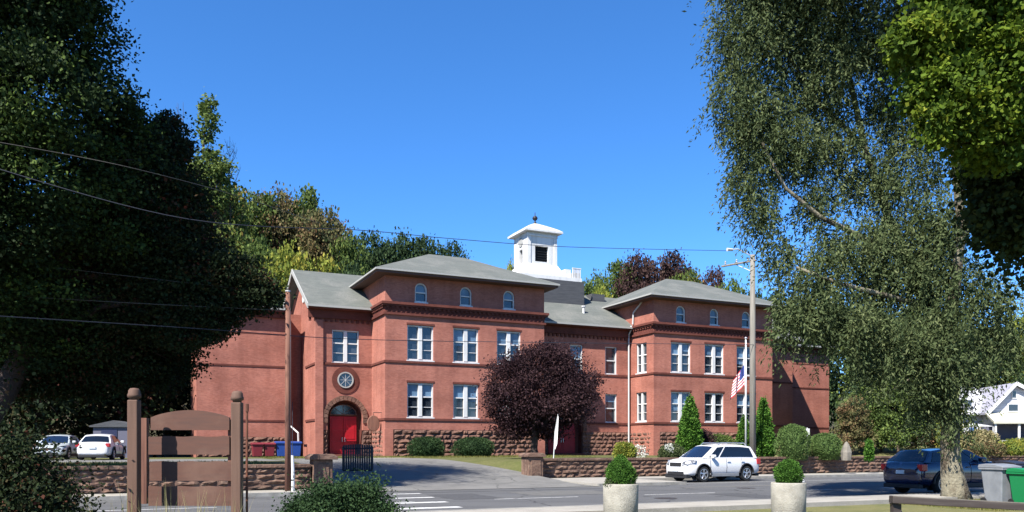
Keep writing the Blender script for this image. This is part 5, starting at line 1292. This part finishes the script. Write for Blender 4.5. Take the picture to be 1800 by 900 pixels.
dd = unit(rng.normal(size=(NS, 3)))*(rng.random((NS, 1))**.45); st = cc[:, :3]+dd*cc[:, 3:6]
LP = []; LD = []; LT = []
K = 26
heading = unit(np.concatenate([rng.normal(size=(NS, 2))*.5+np.array([[-.25, -.1]]), np.full((NS, 1), -1.0)], 1))
ln = rng.uniform(.5, 1.35, NS); tt = rng.random(NS)
for k in range(K):
    f = k/K; p = st + heading*ln[:, None]*f + np.array([0, 0, -.25])*ln[:, None]*f*f + rng.normal(size=(NS, 3))*.05
    LP.append(p); LD.append(unit(heading*.7 + rng.normal(size=(NS, 3))*.45)); LT.append(np.clip(tt*.6+rng.random(NS)*.45, 0, 1))
LP = np.concatenate(LP); LD = np.concatenate(LD); LT = np.concatenate(LT); LL = rng.uniform(.07, .19, len(LP))
leaf_mesh('crown', LP, LD, LL, LL*.16, LM['willow'], rng, LT, wt)

# bright maple boughs at upper right, with its shaded mass put into a darker leaf colour
b4 = Vector((9.5, 11.0, 0))
c4 = cl_px([(1585, 95, .3, 26, 22), (1610, 180, .3, 26, 24), (1690, 250, .2, 34, 26), (1640, 60, 0, 60, 50), (1700, 30, .2, 70, 60), (1740, 110, 0, 70, 60), (1660, 150, 0, 60, 50), (1720, 200, .2, 60, 55), (1640, 215, 0, 32, 36), (1770, 60, 0, 70, 70), (1760, 240, .4, 60, 50), (1600, 70, 0, 35, 30), (1720, -60, 0, 120, 60)], 9.5, b4)
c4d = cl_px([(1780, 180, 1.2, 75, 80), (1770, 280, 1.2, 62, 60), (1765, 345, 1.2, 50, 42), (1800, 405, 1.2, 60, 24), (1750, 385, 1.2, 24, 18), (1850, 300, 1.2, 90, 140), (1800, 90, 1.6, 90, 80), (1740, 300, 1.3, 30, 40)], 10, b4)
mt = empty('maple_tree', b4, 0, 'bright green sunlit maple at the upper right corner', 'tree')
limbs((0, 0, -.1), (0, 0, 6.5), .35, .18, c4[:4]+c4d[:4], 5, frac=(.6, .95), twig=2).build('trunk', M['darkbark'], mt, True)
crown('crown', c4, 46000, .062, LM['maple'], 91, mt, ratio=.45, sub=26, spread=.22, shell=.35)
crown('crown', c4d, 80000, .085, LM['maple_shaded'], 92, mt, ratio=.42, sub=22, spread=.36, shell=.15)

# ------------------------------------------------------------------ trees on the hill and right of the school
protos = []
for k in range(4):
    rr = random.Random(200+k); cl = blob_clumps(rr, 17 if k != 3 else 15, (3.2, 2.9, 3.5, 2.6)[k], 2.4, 8.9, (2.0, 1.8, 2.1, 1.7)[k], .8, (.45, .5, .4, .6)[k])
    tr = limbs((0, 0, -2.0), (0, 0, 7.5), .24, .08, cl, 300+k, twig=2); tme = tr.build('trunk', M['bark'], None, True)
    cme = crown('crown', cl, 15000, .29, LM['green'], 400+k, None, sub=16, spread=.24, shell=.45, droop=.0, ratio=.42)
    protos.append((tme.data, cme.data)); bpy.data.objects.remove(tme); bpy.data.objects.remove(cme)
def hill_tree(px, yt, Y, k, lm, wpx, label, seed, group='trees on the wooded hill', name='hill_tree'):
    p = at(px, 785, Y); u, v = uv_of(p)
    gz = hill_h(u, v) if v > 22 else LAWN-.1
    top = at(0, yt, Y).z; h = max(3.5, top-gz); 
    if h > 17 and v > 22: gz = top-17; h = 17
    t = empty(name, (p.x, p.y, gz), random.Random(seed).uniform(0, 6.28), label, 'tree', group)
    sw = wpx*1.15*Y/1450/7.6; t.scale = (sw, sw, h/10.6)
    tr = bpy.data.objects.new('trunk', protos[k][0]); cr_ = bpy.data.objects.new('crown', protos[k][1])
    for o in (tr, cr_): COL.objects.link(o); o.parent = t
    cr_.material_slots[0].link = 'OBJECT'; cr_.material_slots[0].material = LM[lm]
    return t
H = [
 (310, 300, 100, 1, 'dkgreen', 110, 'dark green hill tree at the edge of the big left tree'),
 (345, 262, 98, 3, 'yellow', 60, 'yellow green hill tree with bare tips left of the tall thin tree'),
 (385, 300, 96, 0, 'mix', 90, 'hill tree with yellow leaves at the foot of the tall thin tree'),
 (430, 318, 104, 2, 'green', 100, 'rounded green hill tree right of the tall thin tree'),
 (482, 322, 106, 0, 'brown', 90, 'russet tinged hill tree, second crown right of the tall thin tree'),
 (530, 322, 108, 1, 'green', 90, 'hazy green crown at the top of the left slope above the school gable'),
 (572, 352, 104, 2, 'brown', 90, 'russet brown hill tree where the left slope starts to fall'),
 (612, 398, 102, 0, 'green', 70, 'green hill tree left of the dark pines above the left pavilion'),
 (400, 385, 84, 1, 'mix', 100, 'orange flecked tree low on the left slope beside the dark oak'),
 (455, 400, 82, 2, 'green', 100, 'mid green tree low on the slope above the flat roofed wing'),
 (510, 418, 80, 0, 'yellow', 90, 'bright yellow green tree directly behind the left gable'),
 (572, 432, 82, 3, 'yellow', 90, 'bright yellow green tree behind the grey roof of the left link'),
 (620, 446, 84, 2, 'dkgreen', 80, 'dark tree just left of the peak of the left pavilion roof'),
 (655, 402, 108, 1, 'dkgreen', 70, 'dark crown, leftmost of the dark row above the left pavilion'),
 (700, 402, 110, 0, 'dkgreen', 80, 'dark crown directly above the ridge of the left pavilion'),
 (748, 404, 112, 2, 'dkgreen', 80, 'dark crown right of the ridge of the left pavilion'),
 (795, 420, 114, 1, 'dkgreen', 60, 'dark crown at the right end of the dark row'),
 (470, 470, 78, 2, 'dkgreen', 100, 'shadowy tree behind the top of the short dark pole'),
 (425, 480, 76, 0, 'dkgreen', 100, 'shadowy tree above the left flat roofed wing'),
 (896, 447, 112, 3, 'yellow', 36, 'yellowish tree peeping out left of the cupola'),
 (1008, 478, 118, 3, 'dkgreen', 36, 'small dark tree right of the cupola steps'),
 (1042, 474, 116, 0, 'green', 60, 'green tree between cupola and maroon trees'),
 (1060, 494, 108, 1, 'yellow', 60, 'yellow green tree low behind the middle roof'),
 (1090, 446, 118, 2, 'green', 70, 'green tree left of the maroon tree'),
 (1128, 438, 116, 0, 'maroon', 80, 'maroon tree, left one of the two above the middle roof'),
 (1178, 438, 118, 1, 'maroon', 80, 'maroon tree, right one of the two above the right pavilion'),
 (1213, 462, 114, 2, 'mix', 60, 'mixed yellow tree above the peak of the right pavilion'),
 (1250, 464, 118, 1, 'maroon', 60, 'small maroon tree right of the right pavilion peak'),
 (1282, 482, 116, 0, 'green', 60, 'green tree left of the grey utility pole'),
 (1320, 500, 112, 2, 'dkgreen', 70, 'dark tree behind the crossarm of the grey utility pole'),
]
for i, a in enumerate(H): hill_tree(*a, seed=i)
Rr = [
 (1370, 500, 98, 0, 'dkgreen', 100, 'dark tree behind the right end wing of the school'),
 (1450, 480, 100, 2, 'dkgreen', 120, 'broad dark tree above the right end wing'),
 (1545, 520, 74, 1, 'green', 120, 'green tree just right of the right end wing'),
 (1560, 540, 68, 0, 'dkgreen', 120, 'dark green tree behind the willow, left of its trunk'),
 (1610, 520, 76, 2, 'green', 120, 'mid green tree right behind the willow trunk'),
 (1680, 560, 80, 0, 'dkgreen', 120, 'dark tree right of the willow trunk above the white house'),
 (1745, 560, 84, 2, 'green', 120, 'green tree directly behind the white house'),
 (1805, 545, 84, 1, 'yellow', 110, 'light green tree at the right edge behind the white house'),
 (1500, 690, 58, 3, 'brown', 70, 'low russet shrub tree right of the dome bush'),
 (1548, 650, 60, 2, 'green', 90, 'sunlit low tree left of the navy car'),
 (1580, 665, 58, 1, 'green', 90, 'low leafy tree above the roof of the navy car'),
 (1640, 690, 58, 0, 'brown', 80, 'brownish low tree left behind the willow trunk'),
 (1672, 700, 56, 3, 'yellow', 50, 'pale green low tree beside the white disc sign'),
 (1830, 640, 70, 0, 'dkgreen', 90, 'dark tree right of the gable of the white house'),
]
for i, a in enumerate(Rr): hill_tree(*a, seed=50+i, group='trees right of the school', name='broadleaf_tree')
# tall thin tree and bare ones
Y = 90; tp_ = at(365, 172, Y); u, v = uv_of(tp_); gz = hill_h(u, v); bb = Vector((tp_.x, tp_.y, gz))
tl = empty('thin_tree', bb, 0, 'tall thin tree standing above the left slope with a narrow leafy tip', 'tree')
tc = cl_px([(366, 190, 0, 12, 18), (370, 215, 0, 15, 16), (360, 240, 0, 11, 14), (364, 280, 0, 22, 22), (350, 310, 0, 28, 22), (385, 305, 0, 24, 20), (360, 340, 0, 34, 24)], Y, bb)
limbs((0, 0, -1), (0, 0, tp_.z-gz-.8), .22, .05, tc, 8, frac=(.5, .9), twig=2).build('trunk', M['bark'], tl, True)
crown('crown', tc, 7000, .38, LM['green'], 95, tl, sub=12, spread=.34, shell=.2)
for (px, yt, lab, sd_) in ((322, 180, 'bare twiggy tree left of the tall thin tree', 1), (404, 240, 'bare twiggy tree right of the tall thin tree', 2)):
    tp_ = at(px, yt, 92); u, v = uv_of(tp_); gz = hill_h(u, v); r_ = random.Random(sd_); t = empty('bare_tree', (tp_.x, tp_.y, gz), 0, lab, 'tree')
    h = tp_.z-gz; mb = MB(); mb.tube([(0, 0, -1), (.1, 0, h*.5), (0, 0, h)], [.16, .09, .015], 7)
    for k in range(22):
        z = h*r_.uniform(.45, .95); a = r_.uniform(0, 6.28); L_ = (h-z)*.3+.8; e = Vector((math.cos(a)*L_*.5, math.sin(a)*L_*.5, z+L_)); mb.tube([(0, 0, z), Vector((0, 0, z)).lerp(e, .5)+Vector((math.cos(a)*.15, math.sin(a)*.15, 0)), e], [.04, .025, .008], 5)
        for q in range(3): f = Vector((0, 0, z)).lerp(e, r_.uniform(.4, .9)); mb.tube([f, f+Vector((r_.uniform(-.5, .5), r_.uniform(-.5, .5), r_.uniform(.4, 1)))], [.018, .006], 4)
    mb.build('trunk', M['bark'], t)
